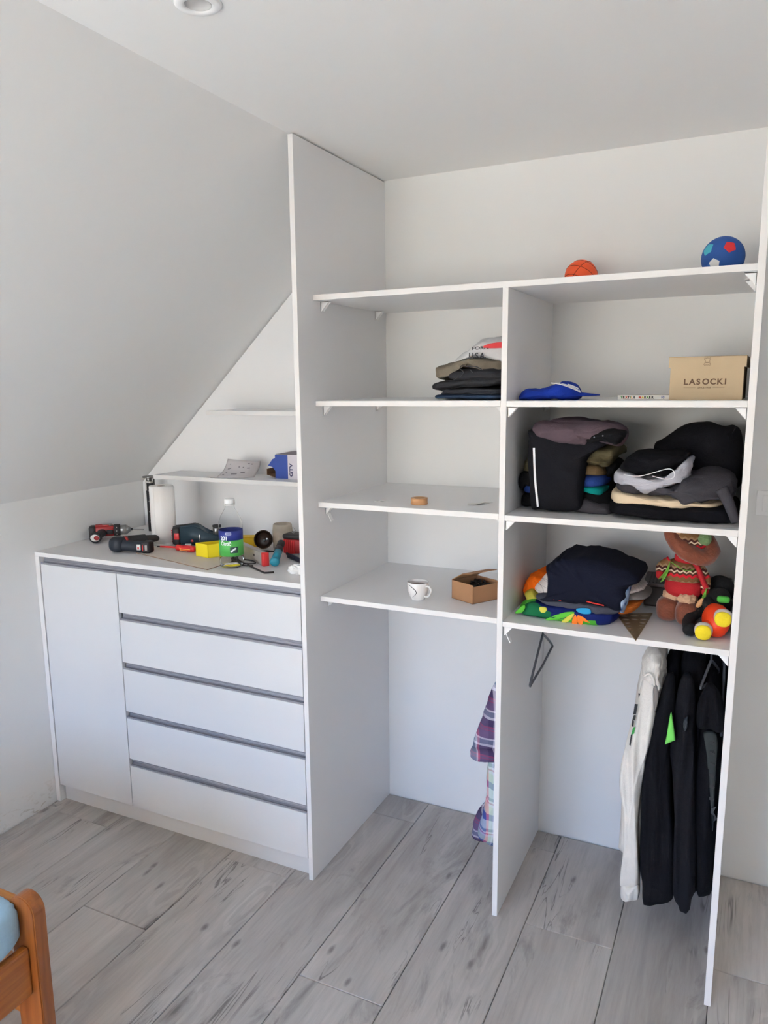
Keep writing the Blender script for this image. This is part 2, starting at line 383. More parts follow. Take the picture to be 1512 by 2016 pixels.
for z0, z1 in ((.928, 1.088), (.720, .896), (.508, .689), (.299, .477), (.083, .265)):
    dpanel('drawer_front', (-.873, .001, z0), (X1-.003, .019, z1), 'fronts')
def gola(x0, x1, ztop, zbot):
    """recessed grip channel: curved grey profile between two fronts"""
    o = dr.location; bm = bmesh.new(); h = ztop-zbot
    prof = [(.016, ztop+.004), (.0225, ztop+.004), (.023, ztop-.45*h), (.021, zbot+.12*h), (.016, zbot-.001), (.009, zbot-.003), (.006, zbot+.003), (.0045, zbot+.003), (.0045, zbot-.006), (.020, zbot-.008), (.0285, zbot+.0*h), (.0295, ztop+.006), (.016, ztop+.0065)]
    add_prism(bm, [(a-o.y, b) for a, b in prof], FX, x0-o.x, x1-o.x); g_ = obj('grip_channel', bm, 'grey_alu', dr)
    bm = bmesh.new(); add_tube(bm, [(x0-o.x, .0215-o.y, ztop-.60*h), (x1-o.x, .0215-o.y, ztop-.60*h)], .0013, 6); obj('channel_lip', bm, 'alu_lip', g_)
gola(X0+.028, X1-.003, 1.112, 1.092)
for zt, zb in ((.928, .896), (.720, .689), (.508, .477), (.299, .265)): gola(-.8755, X1-.003, zt-.003, zb+.004)

# niche shelves
def niche_shelf(x0, y0, z, lab):
    r = empty('wall_shelf', (x0, y0, z)); tag(r, lab, 'shelf')
    panel('board', (0, 0, -.018), (-.0185-x0, D-.0145-y0, 0), r)
    return r
niche_shelf(-.7456, .4515, 1.7137, 'short narrow white shelf, the upper one, in the triangular niche under the slope')
niche_shelf(-1.0773, .4727, 1.4218, 'longer narrow white shelf, the lower one, in the triangular niche above the dresser')

# ceiling downlight
dl = empty('downlight', (.262, -.79, H)); tag(dl, 'round white recessed downlight in the flat ceiling', 'ceiling light')
bm = bmesh.new(); add_lathe(bm, [(.027, 0), (.029, -.0045), (.034, -.0065), (.045, -.006), (.0495, -.002), (.0495, 0)], 48); obj('ring', bm, 'white_plastic', dl, True)
bm = bmesh.new(); add_lathe(bm, [(.0, -.001), (.0255, -.001), (.0265, -.0035), (.0275, -.0035), (.0275, -.0002), (0, -.0002)], 40); obj('lens', bm, 'lamp_grey', dl, True)

# light switch
sw = empty('light_switch', (1.424, D, 1.405)); tag(sw, 'square white wall light switch right of the wardrobe', 'switch')
bm = bmesh.new(); add_box(bm, (-.0425, -.009, -.0425), (.0425, -.0003, .0425), .002); obj('frame', bm, 'white_plastic', sw)
bm = bmesh.new(); add_box(bm, (-.0225, -.0125, -.028), (.0225, -.0095, .028), .001); obj('rocker', bm, 'white_plastic', sw)

# ------------------------------------------------------------------ bed (only its corner is in view)
bed = empty('wooden_bed', (-.62, -1.07, 0)); tag(bed, 'honey brown pine bed frame, its rounded corner post at the photo\'s bottom left', 'bed')
mat('duvet_blue', (150, 182, 205), .9, noise_amt=.08, noise_scale=40, bump=.3, bump_scale=60)
BO = bed.location
def post(x, y, side):
    bm = bmesh.new(); pts = []; w = .086; z1 = .598; r = w/2
    pts = [(-w/2, 0), (w/2, 0)]+[(r*math.cos(a), z1-r*1.0+r*math.sin(a)) for a in [PI*k/16 for k in range(17)]]
    add_prism(bm, pts, FY, -.019, .019)
    bmesh.ops.remove_doubles(bm, verts=bm.verts, dist=1e-5)
    es = [ed for ed in bm.edges if ed.is_manifold and ed.calc_face_angle() > .9 and abs(ed.verts[0].co.y-ed.verts[1].co.y) < 1e-5]
    bmesh.ops.bevel(bm, geom=es, offset=.003, segments=2, affect='EDGES')
    o = obj('post', bm, 'pine', bed); o.location = (x-BO.x, y-BO.y, 0); return o
post(-.176, -1.067, 1); post(-1.06, -1.067, 1); post(-.176, -3.0, 1); post(-1.06, -3.0, 1)
for x in (-.170, -1.066):
    bm = bmesh.new(); s = 1 if x > -.5 else -1
    add_box(bm, (x-.013-BO.x, -2.98-BO.y, .338), (x+.013-BO.x, -1.0865-BO.y, .468), .006); obj('side_rail', bm, 'pine_y', bed)
for y in (-1.067, -3.0):
    bm = bmesh.new(); add_tube(bm, [(-.2195-BO.x, y-BO.y, .558), (-1.0165-BO.x, y-BO.y, .558)], .017, 14); obj('cross_rail', bm, 'pine_x', bed, True)
    box('end_board', (-1.016-BO.x, y-.011-BO.y, .25), (-.22-BO.x, y+.011-BO.y, .40), 'pine_x', bed, .003)
def superbox(bm, c, h, e=.35, seg=32, rings=16, amp=0, sc=8, seed=1, mi=0, mtx=None):
    """superellipsoid: soft rounded block with noise"""
    def sp(v, p): return math.copysign(abs(v)**p, v)
    vs = []
    top = bm.verts.new((c[0], c[1], c[2]+h[2])); bot = bm.verts.new((c[0], c[1], c[2]-h[2])); R_ = []
    for i in range(1, rings):
        ph = PI/2-PI*i/rings; row = []
        for k in range(seg):
            th = 2*PI*k/seg
            row.append(bm.verts.new((c[0]+h[0]*sp(math.cos(ph), e)*sp(math.cos(th), e), c[1]+h[1]*sp(math.cos(ph), e)*sp(math.sin(th), e), c[2]+h[2]*sp(math.sin(ph), e))))
        R_.append(row)
    fs = []
    for k in range(seg):
        fs.append(bm.faces.new((top, R_[0][k], R_[0][(k+1) % seg]))); fs.append(bm.faces.new((bot, R_[-1][(k+1) % seg], R_[-1][k])))
    for i in range(len(R_)-1):
        for k in range(seg): fs.append(bm.faces.new((R_[i][k], R_[i+1][k], R_[i+1][(k+1) % seg], R_[i][(k+1) % seg])))
    for f in fs: f.material_index = mi
    allv = [top, bot]+[v for r in R_ for v in r]
    if amp:
        for v in allv: v.co = jit(v.co, amp, sc, seed)
    if mtx is not None:
        for v in allv: v.co = mtx @ v.co
    return allv
bm = bmesh.new(); superbox(bm, (-.62, -2.035, .530), (.50, 1.03, .068), .30, 96, 32, .006, 7, 3)
for v in bm.verts: v.co = Vector((max(min(v.co.x, -.162), -1.078), min(v.co.y, -1.089), max(v.co.z, .4695)))
tag(obj('duvet', bm, 'duvet_blue', None, True), 'pale blue padded duvet lying on the pine bed', 'bedding')
for i in range(9): 
    yy = -1.2-i*.2
    box('slat', (-1.0525-BO.x, yy-.04-BO.y, .382), (-.1835-BO.x, yy+.04-BO.y, .399), 'pine_x', bed)

# ================================================================== cloth materials and helpers
def cloth_mat(name, rgb, weave=.25, noise_amt=.10, scale=30, rough=.95):
    m = mat(name, rgb, rough, spec=.15, noise_amt=noise_amt, noise_scale=scale, bump=weave, bump_scale=260); t = m.node_tree; b = t.nodes['Principled BSDF']
    old = b.inputs['Normal'].links[0].from_node; tcn = t.nodes.new('ShaderNodeTexCoord'); mp_ = t.nodes.new('ShaderNodeMapping'); mp_.inputs['Scale'].default_value = (16, 12, 26); mp_.inputs['Rotation'].default_value = (.3, .5, 0); t.links.new(tcn.outputs['Object'], mp_.inputs[0])
    n = t.nodes.new('ShaderNodeTexNoise'); n.noise_type = 'RIDGED_MULTIFRACTAL'; n.inputs['Scale'].default_value = .8; n.inputs['Detail'].default_value = 2; n.inputs['Distortion'].default_value = .6; t.links.new(mp_.outputs[0], n.inputs['Vector'])
    bp = t.nodes.new('ShaderNodeBump'); bp.inputs['Strength'].default_value = .55; bp.inputs['Distance'].default_value = .006; t.links.new(n.outputs['Fac'], bp.inputs['Height']); t.links.new(bp.outputs[0], old.inputs['Normal']); return m
for n_, c_ in dict(black=(22, 22, 27), black2=(14, 14, 19), black3=(19, 19, 22), navy=(18, 21, 36), charcoal=(64, 62, 68), dgrey=(72, 73, 78), lgrey=(172, 172, 182), cream=(205, 186, 160), maroon=(86, 72, 80), olive=(96, 88, 66), khaki=(104, 84, 58),
                   royal=(38, 62, 128), teal=(8, 128, 124), taupe=(112, 104, 92), darkjean=(50, 52, 58), bluejean=(44, 60, 84), greytee=(196, 195, 196), orange_c=(240, 106, 18), white_c=(214, 208, 204), yellow_c=(188, 178, 70), midgrey=(70, 72, 84), rust=(168, 88, 32), hoodie=(212, 208, 202),
                   capblue=(26, 52, 150), tee_grey=(120, 116, 114), graphite=(48, 48, 52)).items():
    cloth_mat(n_, c_)
def f_(c): return abs(noise.noise(c*22))
def resample(P, n):
    P = smooth_path([Vector((p[0], p[1], 0)) for p in P], 6, True); L = [0]
    for i in range(len(P)): L.append(L[-1]+(P[(i+1) % len(P)]-P[i]).length)
    out = []; j = 0
    for k in range(n):
        s = L[-1]*k/n
        while L[j+1] < s: j += 1
        t = (s-L[j])/max(1e-9, L[j+1]-L[j]); q = P[j].lerp(P[(j+1) % len(P)], t); out.append((q.x, q.y))
    return out
def slab(name, poly, t0, t1, m, parent=None, axis='y', seed=1, wr=.006, wsc=9, e=4.0, folds=0, fdeep=.012, n=110, zmin=None, tilt=None, rings=26, stretch=(1, 1, 1), centre=None, xlim=(-9, 9), pleat=0):
    """soft body from an outline: axis 'y' -> outline in (x,z), depth along y; axis 'z' -> outline in (x,y), thickness along z"""
    P = resample(poly, n); cx = sum(p[0] for p in P)/n; cy = sum(p[1] for p in P)/n
    if centre: cx, cy = centre
    bm = bmesh.new(); R_ = []
    for i in range(1, rings):
        ph = -PI/2+PI*i/rings
        t = math.copysign(abs(math.sin(ph))**(2/e), ph); s = abs(math.cos(ph))**(2/e)
        f = (t+1)/2; tt = t0+(t1-t0)*f; row = []
        for px, py in P:
            g = s
            if folds and s > .9: g = s-fdeep/max(.05, math.hypot(px-cx, py-cy))*(1-abs(math.sin(PI*folds*f)))
            x, y = cx+(px-cx)*g, cy+(py-cy)*g
            row.append(bm.verts.new((x, tt, y) if axis == 'y' else (x, y, tt)))
        R_.append(row)
    A = bm.verts.new((cx, t0, cy) if axis == 'y' else (cx, cy, t0)); B = bm.verts.new((cx, t1, cy) if axis == 'y' else (cx, cy, t1))
    for k in range(n):
        k2 = (k+1) % n; bm.faces.new((A, R_[0][k2], R_[0][k])); bm.faces.new((B, R_[-1][k], R_[-1][k2]))
        for i in range(len(R_)-1): bm.faces.new((R_[i][k], R_[i][k2], R_[i+1][k2], R_[i+1][k]))
    for v in bm.verts:
        q = Vector((v.co.x*stretch[0], v.co.y*stretch[1], v.co.z*stretch[2]))
        s_ = Vector((seed*7.3, seed*3.1, seed*1.7)); a = q*wsc+s_; b = q*wsc*2.6+s_*2
        rid = (1-abs(noise.noise(a*1.3+Vector((9, 9, 9)))*2))
        v.co += Vector((noise.noise(a), noise.noise(a+Vector((31, 5, 9))), noise.noise(a+Vector((3, 57, 19)))))*wr + Vector((noise.noise(b), noise.noise(b+Vector((31, 5, 9))), noise.noise(b+Vector((3, 57, 19)))))*wr*.45
        rid = max(0, rid)**2; c_ = q*wsc*4.5+s_
        v.co += Vector((noise.noise(c_), noise.noise(c_+Vector((31, 5, 9))), noise.noise(c_+Vector((3, 57, 19)))))*wr*.42
        if axis == 'z': v.co.z += rid*wr*.7
        else: v.co.y -= rid*wr*1.3
        if pleat: v.co.y -= pleat*math.sin(150*v.co.x+5*noise.noise(Vector((seed, v.co.x*3, v.co.z*2.2))))*min(1, abs(v.co.y-(t0+t1)/2)/(abs(t1-t0)/2))
        if tilt:
            f = (v.co.z-t0)/(t1-t0) if axis == 'z' else 1
            v.co.z += tilt[0]*(v.co.x-cx)+tilt[1]*(v.co.y-cy)
        if zmin is not None: v.co.z = max(v.co.z, zmin)
        v.co.x = min(max(v.co.x, xlim[0]+.0015*f_(v.co)), xlim[1]-.0015*f_(v.co)); v.co.y = min(v.co.y, D-.002)
    return obj(name, bm, m, parent, True)
def thing_slab(name, label, cat, *a, group=None, **k):
    k.setdefault('xlim', BAY)
    o = slab(name, *a, **k); return tag(o, label, cat, group)
def text(name, s, size, mtx, m, parent=None, ext=.0003, sx_=1.0, bold=0, align='LEFT'):
    c = bpy.data.curves.new(name, 'FONT'); c.body = s; c.size = size; c.extrude = ext; c.offset = bold; c.align_x = align
    t = bpy.data.objects.new('tmp', c); COL.objects.link(t); dg = bpy.context.evaluated_depsgraph_get()
    me = bpy.data.meshes.new_from_object(t.evaluated_get(dg)); bpy.data.objects.remove(t); bpy.data.curves.remove(c)
    me.name = name; me.materials.clear(); me.materials.append(M[m])
    me.transform(mtx @ Matrix.Scale(sx_, 4, (1, 0, 0)))
    o = bpy.data.objects.new(name, me); COL.objects.link(o)
    if parent: o.parent = parent
    return o
def frame(o, ex, ey):
    ex = Vector(ex).normalized(); ey = Vector(ey); ez = ex.cross(ey).normalized(); ey = ez.cross(ex)
    return Matrix(((ex.x, ey.x, ez.x, o[0]), (ex.y, ey.y, ez.y, o[1]), (ex.z, ey.z, ez.z, o[2]), (0, 0, 0, 1)))
def plate(name, outer, holes, th, m, parent=None):
    """flat plate with holes, in its own xy plane"""
    c = bpy.data.curves.new(name, 'CURVE'); c.dimensions = '2D'; c.fill_mode = 'BOTH'; c.extrude = th/2
    for P in [outer]+holes:
        sp = c.splines.new('POLY'); sp.points.add(len(P)-1); sp.use_cyclic_u = True
        for i, p in enumerate(P): sp.points[i].co = (p[0], p[1], 0, 1)
    t = bpy.data.objects.new('tmp', c); COL.objects.link(t); dg = bpy.context.evaluated_depsgraph_get()
    me = bpy.data.meshes.new_from_object(t.evaluated_get(dg)); bpy.data.objects.remove(t); bpy.data.curves.remove(c)
    me.name = name; me.materials.clear(); me.materials.append(M[m]); o = bpy.data.objects.new(name, me); COL.objects.link(o)
    if parent: o.parent = parent
    return o
def flatribbon(name, pts, w, m, parent=None, up=(0, -1, 0), th=.0012):
    P = smooth_path(pts, 6); bm = bmesh.new(); U_ = Vector(up); n = len(P); rows = []
    for i, p in enumerate(P):
        d = (P[min(i+1, n-1)]-P[max(i-1, 0)]).normalized(); s = d.cross(U_).normalized()*w/2; u = U_.normalized()*th
        rows.append([bm.verts.new(p-s), bm.verts.new(p+s), bm.verts.new(p+s+u), bm.verts.new(p-s+u)])
    for a, b in zip(rows[:-1], rows[1:]):
        for k in range(4): bm.faces.new((a[k], a[(k+1) % 4], b[(k+1) % 4], b[k]))
    bm.faces.new(rows[0]); bm.faces.new(rows[-1])
    return obj(name, bm, m, parent)
def ramp_mat(name, build, rough=.9):
    m = bpy.data.materials.new(name); m.use_nodes = True; t = m.node_tree; b = t.nodes['Principled BSDF']; b.inputs['Roughness'].default_value = rough; b.inputs['Specular IOR Level'].default_value = .15
    tcn = t.nodes.new('ShaderNodeTexCoord'); build(t, tcn.outputs['Object'], b); M[name] = m
def const_ramp(t, fac, pts, interp='CONSTANT'):
    r = t.nodes.new('ShaderNodeValToRGB'); r.color_ramp.interpolation = interp; el = r.color_ramp.elements
    el[0].position, el[0].color = pts[0][0], lin(pts[0][1]); el[1].position, el[1].color = pts[-1][0], lin(pts[-1][1])
    for p, c in pts[1:-1]: z = el.new(p); z.color = lin(c)
    t.links.new(fac, r.inputs[0]); return r.outputs[0]
def math_(t, op, a, b=None):
    q = t.nodes.new('ShaderNodeMath'); q.operation = op
    for i, v in enumerate((a, b)):
        if v is None: continue
        if isinstance(v, (int, float)): q.inputs[i].default_value = v
        else: t.links.new(v, q.inputs[i])
    return q.outputs[0]
def plaid(name, sx_, sz_, cols_x, cols_z, off=(0, 0)):
    def bld(t, v, b):
        s = t.nodes.new('ShaderNodeSeparateXYZ'); t.links.new(v, s.inputs[0])
        fx = math_(t, 'FRACT', math_(t, 'ADD', math_(t, 'MULTIPLY', math_(t, 'ADD', s.outputs['X'], math_(t, 'MULTIPLY', s.outputs['Y'], .6)), sx_), off[0]))
        fz = math_(t, 'FRACT', math_(t, 'ADD', math_(t, 'MULTIPLY', s.outputs['Z'], sz_), off[1]))
        a = const_ramp(t, fx, cols_x); c = const_ramp(t, fz, cols_z)
        mx = t.nodes.new('ShaderNodeMix'); mx.data_type = 'RGBA'; mx.inputs['Factor'].default_value = .5; t.links.new(a, mx.inputs['A']); t.links.new(c, mx.inputs['B']); t.links.new(mx.outputs['Result'], b.inputs['Base Color'])
    ramp_mat(name, bld)
# ================================================================== balls on the top shelf
mat('orange_foam', (232, 84, 34), .6, bump=.15, bump_scale=400); mat('seam_dark', (120, 40, 20), .8)
mat('ball_blue', (30, 78, 150), .75, bump=.2, bump_scale=200); mat('ball_red', (205, 40, 46), .75, bump=.2, bump_scale=200); mat('ball_cyan', (70, 170, 190), .75); mat('ball_white', (220, 220, 220), .75)
def sphere_bm(r, seg=40, c=(0, 0, 0)):
    bm = bmesh.new(); bmesh.ops.create_uvsphere(bm, u_segments=seg, v_segments=seg//2, radius=r)
    for v in bm.verts: v.co += Vector(c)
    return bm
r_ = .0545; bb = empty('toy_ball', ((0.7951,2.168)[0], .55, 2.1152)); tag(bb, 'small orange basketball with dark seams on the top shelf', 'ball')
bm = sphere_bm(r_, c=(0, 0, r_)); obj('ball_body', bm, 'orange_foam', bb, True)
def circ(nrm, off, r, n=48):
    nrm = Vector(nrm).normalized(); a = nrm.orthogonal().normalized(); b = nrm.cross(a); rr = math.sqrt(max(0, r*r-off*off))
    return [nrm*off+(a*math.cos(2*PI*k/n)+b*math.sin(2*PI*k/n))*rr+Vector((0, 0, r_)) for k in range(n)]
for nrm, off in (((.35, .5, .8), 0), ((.8, -.2, -.55), 0), ((.35, .5, .8), .030), ((.35, .5, .8), -.03)):
    bm = bmesh.new(); add_tube(bm, circ(nrm, off, r_+.0002), .0009, 6, True); obj('seam', bm, 'seam_dark', bb, True)
r2 = .0605; b2 = empty('toy_ball', ((1.24,2.175)[0], .40, 2.1152)); tag(b2, 'blue soft ball with red and turquoise pentagons at the top shelf\'s right end', 'ball')
obj('ball_body', sphere_bm(r2, c=(0, 0, r2)), 'ball_blue', b2, True)
def cap_patch(name, d, r, ang, m, par, sides=5, rot=0):
    d = Vector(d).normalized(); a = d.orthogonal().normalized(); b = d.cross(a); bm = bmesh.new(); rows = []
    for j in range(0, 7):
        row = []
        for k in range(sides*4):
            th = 2*PI*k/(sides*4)+rot; loc = (th-rot) % (2*PI/sides)-PI/sides
            e_ = ang*math.cos(PI/sides)/math.cos(loc)*j/6
            row.append((d*math.cos(e_)+(a*math.cos(th)+b*math.sin(th))*math.sin(e_))*(r+.0008*(1 if j < 6 else 0)))
        rows.append([bm.verts.new(p+Vector((0, 0, r))) for p in row] if j else [bm.verts.new(row[0]+Vector((0, 0, r)))])
    n = sides*4
    for k in range(n): bm.faces.new((rows[0][0], rows[1][k], rows[1][(k+1) % n]))
    for j in range(1, 6):
        for k in range(n): bm.faces.new((rows[j][k], rows[j+1][k], rows[j+1][(k+1) % n], rows[j][(k+1) % n]))
    return obj(name, bm, m, par, True)
cap_patch('patch', (.31, -.84, .36), r2, .31, 'ball_red', b2, rot=1.9); cap_patch('patch', (-.67, -.60, .36), r2, .33, 'ball_cyan', b2, rot=.3); cap_patch('patch', (-.36, -.90, -.40), r2, .28, 'ball_white', b2, rot=.3); cap_patch('patch', (.5, .8, .3), r2, .34, 'ball_red', b2)

# ================================================================== clothes pile with the lettered tee (left bay, second shelf)
Z1 = 1.7632; BAY = (.002, .6535)
G = 'folded clothes in the upper left bay'
thing_slab('folded_trousers', 'dark blue folded garment at the bottom of the pile beside the middle upright', 'clothes', [(.40, .20), (.50, .17), (.645, .17), (.648, .44), (.52, .46), (.41, .42)], Z1, Z1+.018, 'bluejean', axis='z', seed=3, wr=.004, folds=1, zmin=Z1, group=G)
thing_slab('folded_trousers', 'charcoal folded trousers second from the bottom of the lettered tee\'s pile', 'clothes', [(.42, .20), (.50, .17), (.645, .17), (.648, .44), (.52, .46), (.43, .42)], Z1+.016, Z1+.038, 'darkjean', axis='z', seed=4, wr=.004, folds=2, group=G)
thing_slab('folded_trousers', 'black folded garment below the shorts with the grey drawstring', 'clothes', [(.385, .22), (.50, .18), (.645, .18), (.648, .44), (.52, .47), (.40, .42)], Z1+.036, Z1+.070, 'graphite', axis='z', seed=5, wr=.006, folds=1, group=G, tilt=(.08, 0))
o = thing_slab('drawstring_shorts', 'dark grey shorts with a looped grey drawstring, under the olive garment', 'clothes', [(.44, .22), (.50, .17), (.645, .17), (.648, .44), (.52, .47), (.44, .42)], Z1+.060, Z1+.100, 'graphite', axis='z', seed=6, wr=.006, folds=1, group=G)
XS = lambda P, y: [(p[0], y, p[1]) for p in P]
tube('drawstring', XS([(0.4801,1.828),(0.4938,1.837),(0.5024,1.837),(0.5142,1.851),(0.5022,1.863),(0.5072,1.872),(0.531,1.868),(0.5512,1.869),(0.5697,1.861),(0.5899,1.847),(0.5867,1.836),(0.57,1.836),(0.5532,1.844),(0.5362,1.859)], .162), .0016, 'dgrey', o, 6, n=4)
thing_slab('folded_trousers', 'olive grey rolled garment with a twisted end sticking out left, under the lettered tee', 'clothes', [(0.3827,1.845),(0.3899,1.865),(0.4433,1.882),(0.5042,1.898),(0.547,1.901),(0.6308,1.892),(0.6474,1.882),(0.6481,1.846),(0.6066,1.85),(0.5474,1.869),(0.4872,1.87),(0.4523,1.844),(0.4044,1.825)], .172, .44, 'taupe', axis='y', seed=8, wr=.010, wsc=11, e=3, group=G)
bm = bmesh.new(); add_tube(bm, smooth_path([(.392, .20, 1.862), (.378, .195, 1.850), (.380, .19, 1.836), (.395, .19, 1.832)], 4), .011, 10)
tagt = thing_slab('printed_tee', 'light grey folded tee lettered U.S.A. topping the pile beside the middle upright', 'clothes', [(0.4539,1.88),(0.4781,1.909),(0.5057,1.927),(0.5328,1.946),(0.5597,1.96),(0.5965,1.96),(0.6492,1.959),(0.6631,1.916),(0.6541,1.876),(0.5809,1.889),(0.53,1.895),(0.4783,1.883)], .172, .42, 'greytee', axis='y', seed=9, wr=.006, wsc=12, e=3.2, group=G); bm.free()
mat('ink', (38, 38, 42), .8); mat('ink_red', (190, 52, 56), .8)
def fr_y(x, z, y, ang=0, lean=0):  # text frame facing the viewer side (-y)
    return frame((x, y, z), (math.cos(ang), 0, math.sin(ang)), (0, math.sin(lean), math.cos(lean)))
text('lettering', 'U.S.A.', .0235, fr_y(*(0.5317,1.895), .1560, -.02, .1), 'ink', tagt, sx_=.98, bold=.0006)
text('lettering', 'FORN', .014, fr_y(*(0.5416,1.92), .1580, .03, .3), 'ink', tagt, sx_=1.5, bold=.0002)
slab('red_print', [(0.5766,1.926),(0.593,1.936),(0.6306,1.941),(0.6599,1.937),(0.6601,1.925),(0.6146,1.923)], .1565, .1665, 'ink_red', tagt, seed=4, wr=.001, n=32, rings=8)
bm = sphere_bm(.010, 14); 
# ================================================================== tape, cup, cardboard box, paper scraps (left bay)
mat('tape_brown', (190, 138, 92), .45); mat('cardcore', (170, 130, 88), .8)
tp = empty('parcel_tape_roll', (.347, .195, 1.4112)); tag(tp, 'small roll of light brown tape lying flat on the third shelf', 'tape')
bm = bmesh.new(); add_lathe(bm, [(.018, .0), (.0285, .0), (.0295, .0035), (.0285, .004), (.0285, .0175), (.029, .022), (.0282, .022), (.018, .022), (.018, .0)], 40, cap=False); obj('tape_winding', bm, 'tape_brown', tp, True)
bm = bmesh.new(); add_lathe(bm, [(.0158, .0003), (.0179, .0003), (.0179, .0215), (.0158, .0215), (.0158, .0003)], 32, cap=False); obj('core', bm, 'cardcore', tp, True)
mat('paper_white', (222, 220, 216), .8)
def scrap(pts, z, lab, seed):
    bm = bmesh.new(); n = len(pts); rows = []
    v0 = [bm.verts.new((p[0], p[1], z+.0004+p[2])) for p in pts]; v1 = [bm.verts.new((p[0], p[1], z+.0012+p[2])) for p in pts]
    bm.faces.new(v0); bm.faces.new(v1)
    for i in range(n): bm.faces.new((v0[i], v0[(i+1) % n], v1[(i+1) % n], v1[i]))
    bmesh.ops.triangulate(bm, faces=[f for f in bm.faces if len(f.verts) > 4])
    tag(obj('paper_scrap', bm, 'paper_white'), lab, 'paper', 'torn paper scraps on the third shelf')
scrap([(.505, .238, 0), (.538, .236, .003), (.556, .262, .007), (.575, .300, .002), (.530, .290, 0), (.50, .262, .001)], 1.411, 'white torn paper scrap right of the tape roll', 1)
scrap([(.185, .176, .003), (.196, .184, 0), (.208, .186, .006), (.222, .196, .002), (.208, .204, 0), (.192, .196, .001)], 1.411, 'curled white paper scrap on the third shelf left of the tape roll', 2)
mat('porcelain', (226, 224, 222), .15, coat=.5); mat('coffee', (150, 108, 76), .2); mat('black_line', (28, 28, 30), .3); mat('gold_line', (200, 176, 120), .3)
mc = empty('mug', (.335, .212, 1.0692)); tag(mc, 'white porcelain coffee mug with thin black curved line on the lowest left shelf', 'mug')
def cup_r(z): return .0235+.0115*min(1, (z/.03))**.8+.003*(z/.062) if z < .062 else .038
bm = bmesh.new(); prof = [(0, .002), (.021, .002), (.0215, 0), (.024, 0), (.0245, .003)]+[(cup_r(z), z) for z in [.006+.056*k/10 for k in range(11)]]
ins = [(cup_r(z)-.003, z) for z in [.062-.054*k/8 for k in range(9)]]
add_lathe(bm, prof+[(cup_r(.062)-.0012, .0632)]+ins+[(0, .007)], 48, cap=False); cupb = obj('cup_body', bm, 'porcelain', mc, True)
bm = bmesh.new(); add_lathe(bm, [(0, .0505), (cup_r(.05)-.0031, .0505), (cup_r(.05)-.0032, .049), (0, .049)], 40, cap=False); obj('coffee', bm, 'coffee', mc, True)
bm = bmesh.new(); add_tube(bm, smooth_path([(.034, -.012, .050), (.046, -.017, .053), (.056, -.021, .044), (.054, -.020, .030), (.044, -.016, .017), (.030, -.011, .014)], 6), .0042, 12, flat=.75); obj('handle', bm, 'porcelain', mc, True)
pts = []
for k in range(25):
    t = k/24; th = -2.55+1.15*math.sin(t*PI)**.9*1.0 if False else -2.2+.85*math.sin(t*PI*.92); z = .058-.048*t
    pts.append(((cup_r(z)+.0002)*math.cos(th), (cup_r(z)+.0002)*math.sin(th), z))
bm = bmesh.new(); add_tube(bm, pts, [.0003+.0009*math.sin(PI*min(1, .15+k/28)) for k in range(25)], 6); obj('painted_line', bm, 'black_line', mc, True)
mat('card', (158, 116, 82), .85, noise_amt=.05); mat('card_in', (128, 92, 64), .9); mat('hinge_metal', (66, 62, 60), .35, metal=.8)
def card_box(name, x0, y0, x1, y1, h, th, m, min_, flaps, par):
    pass
cb = empty('cardboard_box', (.533, .223, 1.0692), 0); tag(cb, 'small brown cardboard box with its lid ajar, full of dark metal fittings', 'box')
cb.rotation_euler = (0, 0, math.radians(-1.0))
# axes of the box: front-left corner, front corner, right corner (measured on the shelf)
cL = Vector((-.094, .045, 0)); cR = Vector((.088, .152, 0))
cR = cR.normalized()*.115
eL, eR = cL.normalized(), cR.normalized(); wL = cL.length; wR = .118; hB = .066; th = .0025
def par_box(bm, o, a, b, c, mi=0):
    o, a, b, c = map(Vector, (o, a, b, c)); P = [o, o+a, o+a+b, o+b, o+c, o+a+c, o+a+b+c, o+b+c]; V = [bm.verts.new(p) for p in P]
    for f in ((0, 3, 2, 1), (4, 5, 6, 7), (0, 1, 5, 4), (1, 2, 6, 5), (2, 3, 7, 6), (3, 0, 4, 7)): bm.faces.new([V[i] for i in f]).material_index = mi
upv = Vector((0, 0, 1))
bm = bmesh.new(); par_box(bm, (0, 0, 0), eL*wL, eR*wR, upv*th)
par_box(bm, (0, 0, 0), eL*wL, eR*th, upv*hB); par_box(bm, eR*(wR-th), eL*wL, eR*th, upv*hB); par_box(bm, (0, 0, 0), eR*wR, eL*th, upv*(hB-.006)); par_box(bm, eL*(wL-th), eR*wR, eL*th, upv*hB)
obj('box_body', bm, 'card', cb)
bm = bmesh.new(); o_ = eL*wL+upv*hB; par_box(bm, o_, eR*wR*.98, -eL*.052+upv*.030, upv*th+eL*.0001); obj('lid', bm, 'card', cb)
bm = bmesh.new(); par_box(bm, o_-eL*.052+upv*.030, eR*wR*.98, -eL*.045+upv*.008-upv*.0, upv*th); obj('lid', bm, 'card', cb)
for k in range(26):
    bm = bmesh.new(); r1 = random.Random(k); q = eL*(.012+r1.random()*(wL-.03))+eR*(.012+r1.random()*(wR-.03)); z = .047+r1.random()*.010
    d = Vector((r1.uniform(-1, 1), r1.uniform(-1, 1), r1.uniform(-.4, .4))).normalized(); p = q+upv*z
    add_tube(bm, [p-d*.011, p+d*.008], .0028, 8); add_tube(bm, [p+d*.008, p+d*.0105], .0055, 8); obj('metal_fitting', bm, 'hinge_metal', cb, True)
bm = bmesh.new(); par_box(bm, eL*.004+eR*.004+upv*.03, eL*(wL-.008), eR*(wR-.008), upv*.012); fo = obj('fittings_below', bm, 'hinge_metal', cb)

